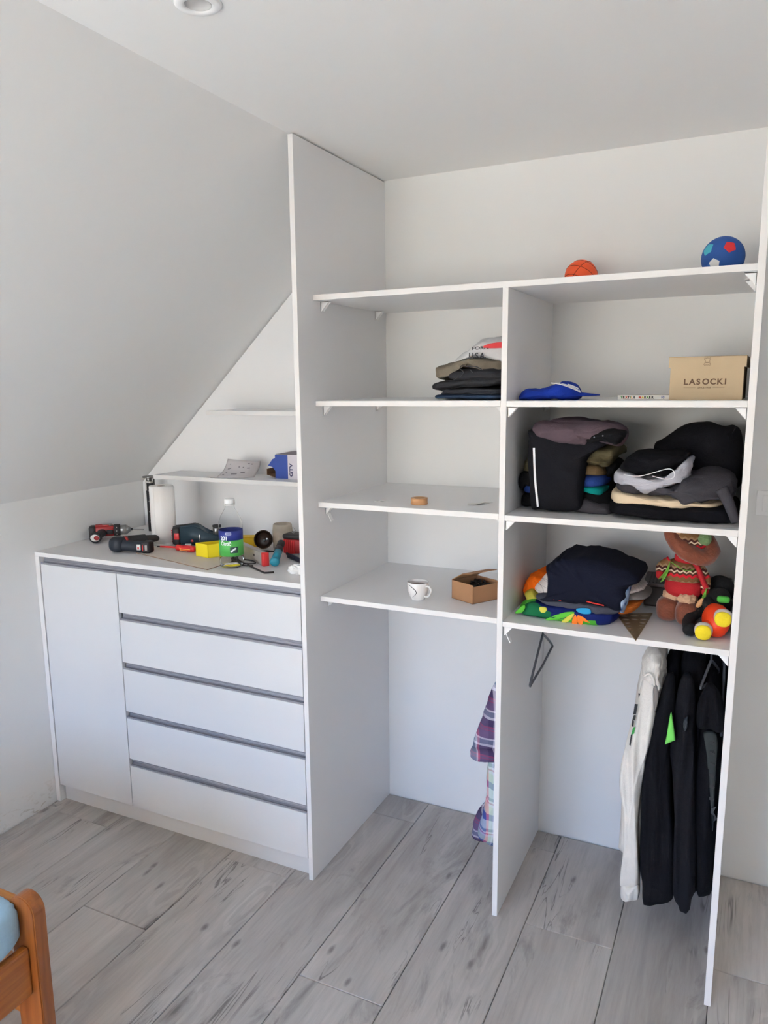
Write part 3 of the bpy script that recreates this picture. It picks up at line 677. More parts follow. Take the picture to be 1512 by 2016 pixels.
# ================================================================== cap, marker box, shoebox (right bay)
cp = empty('baseball_cap', (.785, .25, 1.7622)); tag(cp, 'royal blue cap with white stripes lying flat on the shelf left of the shoebox', 'cap')
slab('crown', [(-.105, .0), (-.100, .022), (-.080, .036), (-.04, .035), (.0, .042), (.030, .056), (.060, .052), (.08, .030), (.075, .004), (.0, .0), (-.05, .0)], -.07, .07, 'capblue', cp, seed=12, wr=.004, wsc=16, e=2.4, zmin=.0)
bm = bmesh.new(); n = 16; A = []; B = []
for k in range(n+1):
    t = k/n; y = -.068+.136*t; x = .03+.110*math.sin(PI*t)**.7
    for L_, x_, z_ in ((A, .025, .016), (B, x, .014-.010*(x-.03)/.095)): L_.append((x_, y, z_+.010*math.sin(PI*t)))
for dz, s in ((0, 1), (.003, 1)):
    pass
va = [bm.verts.new(p) for p in A]; vb = [bm.verts.new(p) for p in B]; vc = [bm.verts.new((p[0], p[1], p[2]+.003)) for p in A]; vd = [bm.verts.new((p[0], p[1], p[2]+.003)) for p in B]
for k in range(n):
    bm.faces.new((va[k], vb[k], vb[k+1], va[k+1])); bm.faces.new((vc[k], vd[k], vd[k+1], vc[k+1])); bm.faces.new((vb[k], vd[k], vd[k+1], vb[k+1])); bm.faces.new((va[k], vc[k], vc[k+1], va[k+1]))
obj('peak', bm, 'capblue', cp, True)
mat('stripe_white', (226, 226, 230), .8)
for k in range(3):
    flatribbon('stripe', [(.002+k*.010, -.060+k*.012, .052), (.035+k*.008, -.066+k*.010, .047), (.070+k*.006, -.062+k*.010, .034), (.092-k*.004, -.052+k*.010, .0225)], .0048, 'stripe_white', cp, up=(.2, -.45, 1))
mk = empty('marker_box', (1.052, .262, 1.7622), math.radians(-14)); tag(mk, 'flat white box lettered TEXTILE MARKER 10 beside the shoebox', 'box')
mat('box_white', (226, 224, 218), .5)
bm = bmesh.new(); add_box(bm, (-.080, -.003, 0), (.078, .11, .0125), .0006); obj('carton', bm, 'box_white', mk)
mat('g', (70, 150, 60), .6); mat('r', (200, 60, 40), .6); mat('bl', (50, 80, 150), .6); mat('y', (220, 190, 50), .6); mat('o', (228, 130, 40), .6)
xx = -.071; kk = 0
for ch in 'TEXTILE MARKER':
    if ch != ' ':
        text('letter', ch, .0098, Matrix.Translation((xx, -.0032, .003)) @ Matrix.Rotation(PI/2, 4, 'X'), ['g', 'ink', 'r', 'ink', 'g', 'o', 'ink', 'bl', 'r', 'y', 'ink', 'g', 'ink', 'ink'][kk], mk, bold=.0005, ext=.0002, sx_=1.02)
    xx += .0038 if ch == 'I' else (.0085 if ch in ' ' else (.0088 if ch == 'M' else .0074)); kk += 1
text('letter', '10', .0105, Matrix.Translation((.052, -.0032, .003)) @ Matrix.Rotation(PI/2, 4, 'X'), 'bl', mk, bold=.0003, ext=.0002)
sb = empty('shoebox', (1.226, .175, 1.7622), math.radians(-1.2)); tag(sb, 'brown cardboard shoebox lettered LASOCKI at the shelf\'s right end', 'box')
mat('kraft', (176, 156, 128), .85, noise_amt=.05, noise_scale=15); mat('kraft_ink', (92, 68, 50), .8); mat('case_black', (24, 22, 22), .9)  # kraft board, its print, and the thin case's even near-black
bm = bmesh.new(); add_box(bm, (-.0955, .002, 0), (.0945, .295, .118), .0008); obj('box_base', bm, 'kraft', sb)
bm = bmesh.new(); 
for a_, b_ in (((-.1, -.0015, .0905), (.1, .0005, .1212)), ((-.1, .2965, .0905), (.1, .2985, .1212)), ((-.1, .0005, .0905), (-.098, .2965, .1212)), ((.098, .0005, .0905), (.1, .2965, .1212)), ((-.1, -.0015, .1192), (.1, .2985, .1212))): add_box(bm, a_, b_)
ld = obj('lid', bm, 'kraft', sb)
RX = Matrix.Rotation(PI/2, 4, 'X')
# heavy letters with small serifs
tx = -.0585
for ch, wd in zip('LASOCKI', (.0150, .0185, .0150, .0200, .0180, .0190, .0085)):
    text('letter', ch, .0222, Matrix.Translation((tx, .0016, .0435)) @ RX, 'kraft_ink', sb, bold=.0007, ext=.0003)
    if ch in 'LAKI':
        bm = bmesh.new(); w_ = {'L': (.001, .006), 'A': (-.0005, .0165), 'K': (.0008, .0165), 'I': (.0004, .0008)}[ch]
        for xa in (w_[0], w_[1]): add_box(bm, (tx+xa-.0012, .0012, .0435), (tx+xa+.003, .0018, .0445))
        obj('serif', bm, 'kraft_ink', sb)
    tx += wd
text('small_letter', 'SINCE 1958', .0068, Matrix.Translation((-.021, .0016, .0322)) @ RX, 'kraft_ink', sb, ext=.0003)
for xa, xb in ((-.058, -.026), (.018, .048)): box('rule', (xa, .0013, .0343), (xb, .0018, .0349), 'kraft_ink', sb)
hide = [(-.004, .0115), (-.0075, .0130), (-.0085, .0085), (-.0055, .0060), (-.0060, -.0040), (-.0095, -.0080), (-.0065, -.0115), (-.0025, -.0095), (0, -.0110), (.0025, -.0095), (.0065, -.0115), (.0095, -.0080), (.0060, -.0040), (.0055, .0060), (.0085, .0085), (.0075, .0130), (.004, .0115), (0, .0125)]
bm = bmesh.new(); add_tube(bm, [(x+.0005, -.0017, .1055+z*.85) for x, z in hide], .00045, 5, True); add_tube(bm, [(-.004, -.0017, .104), (.004, -.0017, .104)], .0009, 5); obj('hide_emblem', bm, 'kraft_ink', sb)
bgx = tag(obj('tablet_case', (lambda bm: (add_box(bm, (0, 0, 0), (.010, .19, .095), .003), bm)[1])(bmesh.new()), 'case_black'), 'thin black case leaning behind the shoebox', 'case')
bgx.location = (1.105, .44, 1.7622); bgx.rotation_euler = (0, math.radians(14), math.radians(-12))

# ================================================================== clothes on the third right shelf: left pile
BAY = (.6745, 1.3345); Z2 = 1.4083; G = 'clothes heaped on the third right shelf, left pile'
thing_slab('folded_clothes', 'dark grey folded garment at the bottom right of the black jacket\'s pile', 'clothes', [(0.8434,1.445),(0.8905,1.459),(0.9458,1.44),(0.9771,1.426),(0.978,1.403),(0.9396,1.401),(0.8924,1.407),(0.8445,1.413)], .225, .50, 'charcoal', seed=21, zmin=Z2, group=G)
thing_slab('folded_clothes', 'black folded bundle low in the left pile, showing on both sides of the jacket', 'clothes', [(0.6655,1.431),(0.6872,1.454),(0.8035,1.48),(0.9472,1.474),(0.9664,1.459),(0.9694,1.424),(0.8858,1.432),(0.8055,1.414),(0.7054,1.408),(0.6694,1.409)], .25, .52, 'black3', seed=22, zmin=Z2, group=G, wr=.008)
thing_slab('folded_clothes', 'teal folded shirt in the pile right of the black jacket', 'clothes', [(0.8217,1.489),(0.8854,1.495),(0.9436,1.488),(0.9488,1.476),(0.94,1.462),(0.9211,1.468),(0.8863,1.473),(0.8222,1.473)], .245, .48, 'teal', seed=23, wr=.003, group=G)
thing_slab('folded_clothes', 'royal blue folded shirt in the pile, peeking out on both sides of the jacket', 'clothes', [(0.6758,1.479),(0.7059,1.494),(0.8206,1.522),(0.8842,1.529),(0.9344,1.527),(0.9504,1.511),(0.9404,1.492),(0.8856,1.49),(0.822,1.479),(0.74,1.472),(0.6899,1.456)], .245, .48, 'royal', seed=24, wr=.005, group=G)
thing_slab('folded_clothes', 'black garment at the left end of the pile over the blue shirt', 'clothes', [(0.6695,1.502),(0.6825,1.527),(0.7244,1.529),(0.7418,1.496),(0.7256,1.479),(0.7004,1.481),(0.6839,1.464),(0.6735,1.473)], .235, .46, 'black3', seed=25, wr=.004, group=G)
thing_slab('folded_clothes', 'brown khaki folded garment right of the jacket under the olive one', 'clothes', [(0.7383,1.537),(0.8195,1.556),(0.8831,1.56),(0.93,1.558),(0.9461,1.543),(0.9438,1.524),(0.8844,1.524),(0.8208,1.515),(0.7387,1.52)], .25, .50, 'khaki', seed=26, wr=.005, group=G)
thing_slab('folded_clothes', 'near black garment at the back right of the left pile', 'clothes', [(0.8695,1.567),(0.9413,1.57),(0.9716,1.559),(0.9756,1.538),(0.9594,1.513),(0.946,1.455),(0.906,1.453),(0.8716,1.509)], .32, .55, 'black3', seed=28, wr=.010, group=G)  # uses the plain near-black cloth colour
thing_slab('folded_clothes', 'olive green crumpled garment bulging right of the jacket', 'clothes', [(0.7397,1.579),(0.8366,1.59),(0.8992,1.6),(0.9218,1.616),(0.9567,1.623),(0.9813,1.615),(0.9852,1.593),(0.9645,1.583),(0.9593,1.56),(0.9398,1.55),(0.8855,1.548),(0.8057,1.552),(0.7245,1.526),(0.6844,1.517),(0.6771,1.54),(0.69,1.569)], .25, .50, 'olive', seed=27, wr=.012, wsc=14, group=G, e=3)
jk = thing_slab('folded_jacket', 'black jacket folded upright with a white piping line down its left side', 'clothes', [(0.7147,1.644),(0.7206,1.671),(0.8134,1.665),(0.906,1.666),(0.9516,1.655),(0.9599,1.633),(0.9233,1.608),(0.8969,1.581),(0.8922,1.541),(0.8882,1.477),(0.884,1.419),(0.8212,1.409),(0.7565,1.412),(0.7302,1.413),(0.7218,1.485),(0.7133,1.567)], .185, .36, 'black', seed=29, wr=.004, wsc=6, zmin=Z2, e=5, group=G)
flatribbon('white_piping', XS([(0.7414,1.614),(0.7441,1.57),(0.748,1.514),(0.7541,1.465),(0.7591,1.428)], .1825), .0065, 'stripe_white', jk, th=.002)
mr = thing_slab('folded_trousers', 'mauve grey trousers folded over the top of the black jacket', 'clothes', [(0.7232,1.67),(0.7356,1.69),(0.7753,1.698),(0.8145,1.703),(0.8915,1.698),(0.9516,1.695),(0.9888,1.686),(1.01,1.669),(1.005,1.644),(0.984,1.626),(0.9466,1.634),(0.9165,1.636),(0.8975,1.617),(0.8326,1.622),(0.7692,1.633),(0.7271,1.645)], .165, .40, 'maroon', seed=30, wr=.008, wsc=10, e=3, group=G)
tag(slab('waistband', [(0.8994,1.638),(0.9137,1.657),(0.9575,1.673),(1.004,1.676),(1.013,1.659),(0.9956,1.633),(0.9589,1.636),(0.922,1.633)], .157, .26, 'black3', mr, seed=31, wr=.007, wsc=18, e=2.6, n=48, rings=14))
for u in ((0.9296,1.653), (0.9545,1.658)):
    bm = sphere_bm(.0022, 12, (u[0], .154, u[1])); obj('snap', bm, 'alu_lip', mr, True)
# right pile
G = 'clothes heaped on the third right shelf, right pile'
thing_slab('black_bundle', 'big black jacket heaped at the back of the pile against the right upright', 'clothes', [(1.064,1.605),(1.096,1.631),(1.132,1.66),(1.17,1.681),(1.222,1.688),(1.275,1.675),(1.312,1.671),(1.327,1.618),(1.329,1.541),(1.328,1.487),(1.253,1.451),(1.15,1.462),(1.078,1.531)], .34, .62, 'black', seed=33, wr=.008, wsc=6, e=3.2, group=G)
thing_slab('folded_trousers', 'black folded trousers at the bottom of the pile left of the right upright', 'clothes', [(0.9609,1.432),(0.9793,1.458),(1.067,1.463),(1.179,1.458),(1.261,1.46),(1.314,1.457),(1.335,1.444),(1.337,1.413),(1.264,1.406),(1.182,1.405),(1.084,1.409),(1.004,1.411),(0.966,1.417)], .155, .55, 'black2', seed=34, wr=.005, wsc=8, zmin=Z2, e=4, folds=2, group=G)
thing_slab('folded_shirt', 'cream folded garment over the black trousers', 'clothes', [(0.9671,1.464),(0.9751,1.489),(1.022,1.488),(1.123,1.481),(1.192,1.482),(1.26,1.471),(1.297,1.468),(1.29,1.454),(1.248,1.451),(1.194,1.444),(1.125,1.445),(1.053,1.455),(0.9794,1.455)], .16, .50, 'cream', seed=35, wr=.006, wsc=9, e=3.4, folds=2, fdeep=.006, group=G)
o = thing_slab('folded_shirt', 'charcoal melange garment draped over the cream one, sleeve hanging at right', 'clothes', [(0.982,1.503),(0.9874,1.516),(1.052,1.503),(1.123,1.501),(1.17,1.527),(1.202,1.549),(1.255,1.56),(1.295,1.55),(1.317,1.526),(1.312,1.483),(1.294,1.469),(1.26,1.473),(1.221,1.459),(1.18,1.456),(1.138,1.478),(1.067,1.475),(1.009,1.483)], .148, .48, 'charcoal', seed=36, wr=.012, wsc=11, e=3, group=G, centre=(1.178,1.504))
bm = bmesh.new(); add_tube(bm, smooth_path(XS([(1.284,1.516),(1.302,1.484),(1.314,1.456),(1.328,1.423)], .150), 6), [.018, .018, .017, .017, .016, .016, .016, .015, .015, .014, .014, .014, .014, .013, .013, .013, .013, .013, .012][:19], 12, flat=1.0); obj('sleeve', bm, 'charcoal', o, True)
thing_slab('folded_shirt', 'light grey melange garment with a pointed corner, under the black shorts', 'clothes', [(0.983,1.534),(0.9897,1.548),(1.019,1.552),(1.065,1.538),(1.121,1.54),(1.161,1.56),(1.182,1.587),(1.196,1.593),(1.201,1.58),(1.199,1.551),(1.193,1.529),(1.163,1.53),(1.172,1.523),(1.123,1.503),(1.075,1.484),(1.053,1.492),(1.031,1.509),(0.9854,1.51)], .138, .40, 'lgrey', seed=37, wr=.008, wsc=13, e=3.2, group=G, centre=(1.122,1.528))
o = thing_slab('black_shorts', 'black shorts with thin white piping on top of the light grey garment', 'clothes', [(0.9973,1.557),(1.008,1.583),(1.033,1.601),(1.064,1.611),(1.117,1.609),(1.172,1.611),(1.189,1.601),(1.182,1.579),(1.165,1.564),(1.155,1.547),(1.135,1.536),(1.107,1.545),(1.064,1.543),(1.028,1.545)], .128, .40, 'black2', seed=38, wr=.007, wsc=12, e=3, group=G)
bm = bmesh.new(); add_tube(bm, smooth_path(XS([(1.023,1.548),(1.047,1.545),(1.071,1.546),(1.103,1.556),(1.137,1.568),(1.153,1.568),(1.161,1.558),(1.159,1.545),(1.143,1.54),(1.124,1.542),(1.102,1.547)], .1245), 5), .0013, 8); obj('white_piping', bm, 'stripe_white', o, True)

# ================================================================== third shelf from below (right bay): tee pile, set square, case, soft toys
Z3 = 1.0613; G = 'clothes on the lowest right shelf'
def tropic(t, v, b):
    vo = t.nodes.new('ShaderNodeTexVoronoi'); vo.inputs['Scale'].default_value = 1.0
    mpn = t.nodes.new('ShaderNodeMapping'); mpn.inputs['Scale'].default_value = (16, 10, 34); mpn.inputs['Rotation'].default_value = (0, .75, .3); t.links.new(v, mpn.inputs[0])
    nn = t.nodes.new('ShaderNodeTexNoise'); nn.inputs['Scale'].default_value = 1.2; t.links.new(mpn.outputs[0], nn.inputs['Vector'])
    mx = t.nodes.new('ShaderNodeMix'); mx.data_type = 'VECTOR'; mx.inputs['Factor'].default_value = .35; t.links.new(mpn.outputs[0], mx.inputs['A']); t.links.new(nn.outputs['Color'], mx.inputs['B']); t.links.new(mx.outputs['Result'], vo.inputs['Vector'])
    s = t.nodes.new('ShaderNodeSeparateColor'); t.links.new(vo.outputs['Color'], s.inputs[0])
    c = const_ramp(t, s.outputs[0], [(0, (20, 32, 92)), (.64, (72, 160, 52)), (.74, (190, 178, 66)), (.81, (26, 128, 180)), (.88, (222, 116, 30)), (.93, (24, 100, 62))])
    t.links.new(c, b.inputs['Base Color'])
ramp_mat('tropical', tropic)
plaid('check_white', 60, 60, [(0, (216, 210, 206)), (.93, (70, 70, 80))], [(0, (216, 210, 206)), (.93, (70, 70, 80))])
def tiedye(t, v, b):
    nn = t.nodes.new('ShaderNodeTexNoise'); nn.inputs['Scale'].default_value = 28; t.links.new(v, nn.inputs['Vector']); t.links.new(const_ramp(t, nn.outputs['Fac'], [(.35, (40, 70, 120)), (.55, (150, 170, 196)), (.7, (70, 110, 160))], 'LINEAR'), b.inputs['Base Color'])
ramp_mat('tiedye', tiedye)
thing_slab('orange_shirt', 'bright orange crumpled cloth at the left end against the middle upright', 'clothes', [(0.6775,1.101),(0.6821,1.131),(0.6992,1.158),(0.727,1.173),(0.7618,1.171),(0.7745,1.149),(0.7496,1.111),(0.7152,1.084),(0.6869,1.08)], .30, .48, 'orange_c', seed=41, wr=.010, wsc=16, e=2.6, zmin=Z3, group=G)
thing_slab('yellow_shirt', 'yellow olive folded cloth between the orange cloth and the tropical shorts', 'clothes', [(0.695,1.115),(0.7207,1.128),(0.7468,1.117),(0.815,1.104),(0.799,1.077),(0.7307,1.076),(0.7062,1.084)], .25, .40, 'yellow_c', seed=42, wr=.005, zmin=Z3, group=G)
ts = thing_slab('tropical_shorts', 'navy shorts with bright tropical leaf print at the bottom front of the pile', 'clothes', [(0.6886,1.067),(0.7002,1.087),(0.7235,1.106),(0.7669,1.109),(0.8487,1.112),(0.9439,1.11),(0.9983,1.104),(1.013,1.089),(1.007,1.067),(0.9833,1.056),(0.8988,1.051),(0.8181,1.051),(0.7516,1.058)], .175, .42, 'tropical', seed=43, wr=.004, zmin=Z3, e=3.6, folds=1, group=G)
for nm, px, m_, y_ in (('leaf_print', [(0.7911,1.059),(0.828,1.083),(0.8646,1.097),(0.8869,1.098),(0.8683,1.083),(0.8285,1.066)], 'g_lime', .1745), ('leaf_print', [(0.8433,1.057),(0.8557,1.074),(0.8759,1.092),(0.887,1.093),(0.875,1.072),(0.8562,1.057)], 'y_lime', .1740),
                       ('leaf_print', [(0.8786,1.059),(0.8841,1.086),(0.8919,1.091),(0.8961,1.061)], 'o_leaf', .1745), ('leaf_print', [(0.8935,1.089),(0.9126,1.087),(0.9351,1.069),(0.9162,1.074),(0.9104,1.06),(0.8975,1.065)], 'o_leaf', .1735), ('leaf_print', [(0.7735,1.1),(0.7932,1.102),(0.8001,1.089),(0.7905,1.079),(0.7772,1.083)], 'y_lime', .178), ('leaf_print', [(0.8928,1.111),(0.9303,1.115),(0.9356,1.099),(0.9123,1.095),(0.8931,1.101)], 'c_leaf', .176), ('leaf_print', [(0.6936,1.074),(0.7201,1.1),(0.7269,1.094),(0.7173,1.076),(0.6971,1.068)], 'g_lime', .179)):
    if m_ not in M: mat(m_, dict(g_lime=(86, 178, 52), y_lime=(198, 190, 72), o_leaf=(232, 120, 34), c_leaf=(30, 140, 192))[m_], .9)
    slab(nm, px, y_-.0015, y_+.006, m_, ts, seed=3, wr=.0004, n=28, rings=8, e=3)
thing_slab('folded_clothes', 'grey and black folds between the tropical shorts and the navy tee', 'clothes', [(0.744,1.125),(0.7803,1.135),(0.8621,1.131),(0.957,1.129),(1.022,1.124),(1.029,1.105),(0.9971,1.094),(0.9269,1.099),(0.8469,1.101),(0.7812,1.105),(0.751,1.111)], .185, .44, 'midgrey', seed=44, wr=.006, wsc=12, e=4, folds=3, fdeep=.006, group=G)
thing_slab('folded_clothes', 'white checked shirt corner showing on both sides of the navy tee', 'clothes', [(0.7242,1.13),(0.7473,1.161),(0.7753,1.186),(0.8498,1.185),(0.9778,1.182),(1.074,1.171),(1.068,1.155),(1.018,1.143),(0.9485,1.128),(0.819,1.117),(0.7484,1.115)], .23, .46, 'check_white', seed=45, wr=.005, e=3, group=G)
thing_slab('folded_clothes', 'grey folded cloth sticking out right, under the checked shirt', 'clothes', [(0.9443,1.148),(1.023,1.155),(1.072,1.154),(1.097,1.14),(1.062,1.133),(1.016,1.124),(0.9454,1.119)], .25, .44, 'tee_grey', seed=46, wr=.003, e=3, group=G)
thing_slab('folded_clothes', 'rust orange cloth end sticking out right of the pile', 'clothes', [(0.9613,1.121),(1.016,1.131),(1.073,1.127),(1.059,1.102),(1.029,1.083),(0.9866,1.083),(0.9625,1.091)], .25, .42, 'rust', seed=47, wr=.006, zmin=Z3, e=3, group=G)
thing_slab('folded_clothes', 'blue and white cloth edge hanging below the navy tee\'s right corner', 'clothes', [(0.991,1.166),(1.025,1.184),(1.045,1.193),(1.043,1.163),(1.037,1.127),(1.029,1.097),(1.02,1.105),(1.01,1.127)], .190, .32, 'tiedye', seed=48, wr=.004, e=3.2, group=G)
nv = thing_slab('navy_tee', 'large navy tee draped over the top of the pile left of the soft toys', 'clothes', [(0.7849,1.211),(0.7827,1.229),(0.7942,1.228),(0.8003,1.242),(0.8132,1.247),(0.8161,1.259),(0.8354,1.262),(0.8366,1.274),(0.8447,1.271),(0.8766,1.269),(0.8891,1.274),(0.9204,1.275),(0.9361,1.271),(0.9701,1.268),(1.016,1.253),(1.037,1.25),(1.062,1.237),(1.075,1.23),(1.079,1.211),(1.06,1.2),(1.046,1.192),(1.04,1.181),(1.039,1.152),(1.03,1.138),(1.028,1.111),(1.016,1.108),(0.9976,1.119),(0.9576,1.116),(0.9103,1.12),(0.8786,1.116),(0.8301,1.117),(0.7941,1.115),(0.7575,1.119),(0.7836,1.136),(0.7875,1.174)], .165, .44, 'navy', seed=49, wr=.005, wsc=9, e=5, group=G)
mat('red_trim', (196, 44, 36), .8)
bm = bmesh.new(); add_tube(bm, smooth_path(XS([(0.9245,1.142),(0.9447,1.139),(0.9633,1.137),(0.9771,1.135)], .161), 4), .0022, 8); obj('red_trim', bm, 'red_trim', nv, True)
bm = bmesh.new(); add_tube(bm, smooth_path(XS([(0.8204,1.135),(0.8332,1.135),(0.8445,1.133)], .166), 4), .0014, 8); obj('red_trim', bm, 'red_trim', nv, True)
# set square with oval holes, its tip over the shelf edge
A3, B3, C3 = (0.9909,0.3299), (1.099,0.3839), (1.085,0.0785)
mat('bronze_plate', (128, 108, 82), .45, metal=.35)
def tri_pt(a, b, c): return (A3[0]*a+B3[0]*b+C3[0]*c, A3[1]*a+B3[1]*b+C3[1]*c)
holes = []
rows = [(.11, 3, .013, .006), (.25, 3, .011, .0055), (.38, 2, .009, .005), (.49, 2, .0075, .004), (.585, 2, .006, .0035), (.67, 2, .005, .003), (.745, 2, .004, .0025), (.81, 2, .0032, .002)]
for c_, n_, ra, rb in rows:
    for k in range(n_):
        a_ = (1-c_)*(.18+.64*(k/(n_-1))); q = tri_pt(a_, 1-c_-a_, c_); dx = Vector((B3[0]-A3[0], B3[1]-A3[1])).normalized()
        if n_ == 3 and k == 1 and c_ > .2: q = tri_pt(a_, 1-c_-a_, c_)
        holes.append([(q[0]+dx.x*ra*math.cos(2*PI*j/18)-dx.y*rb*1.3*math.sin(2*PI*j/18), q[1]+dx.y*ra*math.cos(2*PI*j/18)+dx.x*rb*1.3*math.sin(2*PI*j/18)) for j in range(18)])
o = plate('set_square', [A3, B3, C3], holes, .0024, 'bronze_plate'); o.location.z = 1.0627
tag(o, 'bronze coloured triangular drawing plate with oval holes, tip over the shelf edge', 'set square')
# dark low case behind the dolls
cs = empty('storage_case', (1.19, .555, 1.0612), math.radians(2)); tag(cs, 'low dark brown case with ribbed grey lid behind the soft toys', 'case')
mat('case_brown', (44, 30, 28), .5); mat('case_lid', (92, 86, 88), .6)
bm = bmesh.new(); add_box(bm, (-.135, -.085, 0), (.135, .085, .070), .008); obj('case_base', bm, 'case_brown', cs)
bm = bmesh.new(); add_box(bm, (-.138, -.088, .0705), (.138, .088, .082), .004); obj('case_lid', bm, 'case_lid', cs)
for k in range(9): box('rib', (-.120+k*.011, -.075, .0822), (-.115+k*.011, .06, .0845), 'case_brown', cs)

# winter doll
dx, dy = 1.190, .335
wd = empty('soft_doll', (dx, dy, Z3)); tag(wd, 'soft winter doll in a patterned sweater, red skirt, brown boots and big brown hat', 'doll')
mat('fur_brown', (116, 54, 26), .7, noise_amt=.35, noise_scale=60, bump=.5, bump_scale=150, sheen=.3); mat('plush_red', (164, 16, 26), .85, bump=.3, bump_scale=200); mat('fur_beige', (196, 158, 128), .95, bump=.8, bump_scale=180, noise_amt=.15)
mat('green_yarn', (96, 148, 48), .9); mat('pom_green', (104, 132, 88), .95, bump=.9, bump_scale=200)
def knit(t, v, b):
    s = t.nodes.new('ShaderNodeSeparateXYZ'); t.links.new(v, s.inputs[0])
    zig = math_(t, 'MULTIPLY', math_(t, 'PINGPONG', math_(t, 'MULTIPLY', s.outputs['X'], 1.0), .009), .7)
    f = math_(t, 'FRACT', math_(t, 'MULTIPLY', math_(t, 'ADD', s.outputs['Z'], zig), 21))
    c = const_ramp(t, f, [(0, (120, 88, 56)), (.28, (190, 30, 44)), (.46, (84, 50, 40)), (.60, (206, 184, 156)), (.70, (66, 34, 30)), (.86, (140, 112, 84))])
    n = t.nodes.new('ShaderNodeTexNoise'); n.inputs['Scale'].default_value = 240; t.links.new(v, n.inputs['Vector']); bp = t.nodes.new('ShaderNodeBump'); bp.inputs['Strength'].default_value = .6; bp.inputs['Distance'].default_value = .002; t.links.new(n.outputs['Fac'], bp.inputs['Height']); t.links.new(bp.outputs[0], b.inputs['Normal'])
    t.links.new(c, b.inputs['Base Color'])
ramp_mat('knit', knit)
def blob(name, c, h, m, par, e=.8, seg=28, rings=16, amp=.0, sc=30, seed=1, rot=None):
    bm = bmesh.new(); mt = None
    if rot: mt = Matrix.Translation(c) @ Matrix.Rotation(rot[0], 4, 'X') @ Matrix.Rotation(rot[1], 4, 'Y') @ Matrix.Rotation(rot[2], 4, 'Z'); superbox(bm, (0, 0, 0), h, e, seg, rings, amp, sc, seed, mtx=mt)
    else: superbox(bm, c, h, e, seg, rings, amp, sc, seed)
    return obj(name, bm, m, par, True)
for sx_, yy in ((-1, .012), (1, -.020)):
    blob('boot', (sx_*.029-.012, yy-.008, .039), (.036, .044, .039), 'fur_brown', wd, .75, amp=.003)
    blob('fur_trim', (sx_*.024-.008, yy-.004, .084), (.028, .030, .017), 'fur_beige', wd, .8, amp=.006, sc=90, seg=48, rings=24)
blob('skirt', (0.000, .004, .115), (.056, .046, .036), 'plush_red', wd, .75, rot=(0, .14, 0))
blob('sweater', (-.004, .004, .160), (.058, .046, .042), 'knit', wd, .8, rot=(0, .10, 0))
blob('collar', (.001, .0, .206), (.032, .030, .018), 'plush_red', wd, .75, amp=.003, rot=(0, .14, 0))
for sx_, a, b_, c_ in ((-1, (-.040, -.006, .194), (-.066, -.012, .176), (-.070, -.018, .160)), (1, (.040, -.004, .185), (.062, -.012, .148), (.064, -.02, .118))):
    bm = bmesh.new(); P_ = smooth_path([a, b_, c_], 6); add_tube(bm, P_, [.018-.005*i/len(P_) for i in range(len(P_))], 14); obj('arm', bm, 'knit', wd, True)
    blob('mitten', (c_[0]+sx_*.001, c_[1], c_[2]-.008), (.011, .011, .015), 'plush_red', wd, .9)
bm = bmesh.new(); P_ = smooth_path([(.025, -.026, .205), (.040, -.028, .185), (.055, -.032, .150), (.068, -.034, .125)], 6); add_tube(bm, P_, .008, 10, flat=1.0); obj('scarf', bm, 'plush_red', wd, True)
for ox, oy, oz, L_ in ((-.040, -.046, .198, .058), (.069, -.036, .125, .062)):
    for k in range(12):
        r1 = random.Random(k+int(ox*1000)); bm = bmesh.new(); a = r1.uniform(-1, 1)
        add_tube(bm, smooth_path([(ox, oy, oz), (ox-.006+a*.006, oy-.003+r1.uniform(-.002, .002), oz-L_*.5), (ox+(-.020 if ox < 0 else -.004)+a*.010, oy-.002, oz-L_*r1.uniform(.85, 1.1))], 4), .0013, 5); obj('fringe', bm, 'green_yarn', wd, True)
bm = bmesh.new(); add_tube(bm, smooth_path([(-.036, -.044, .200), (-.010, -.048, .184), (.010, -.047, .178), (.030, -.042, .182)], 6), .0014, 6); obj('green_cord', bm, 'green_yarn', wd, True)
hat = blob('hat_crown', (.016, -.012, .268), (.050, .036, .040), 'knit', wd, .8, rot=(.7, .25, 0))
P_ = [(.016+.066*math.cos(a)*math.cos(.45)+.0, -.020+.030*math.sin(a), .268-.066*math.cos(a)*math.sin(.45)+.040*math.sin(a)*.9-.0) for a in [2*PI*k/28 for k in range(28)]]
bm = bmesh.new(); add_tube(bm, P_, [.0215+.005*max(0, math.cos(2*PI*k/28+1.2)) for k in range(28)], 18, True); 
for v in bm.verts: v.co = jit(v.co, .006, 55, 3); v.co.z = min(v.co.z, .3265)
obj('hat_brim', bm, 'fur_brown', wd, True)
blob('pompom', (.056, -.052, .282), (.0195, .0195, .0195), 'pom_green', wd, 1.0, amp=.002, sc=90)
blob('hat_lining', (-.022, -.034, .300), (.012, .010, .020), 'fur_beige', wd, .9)

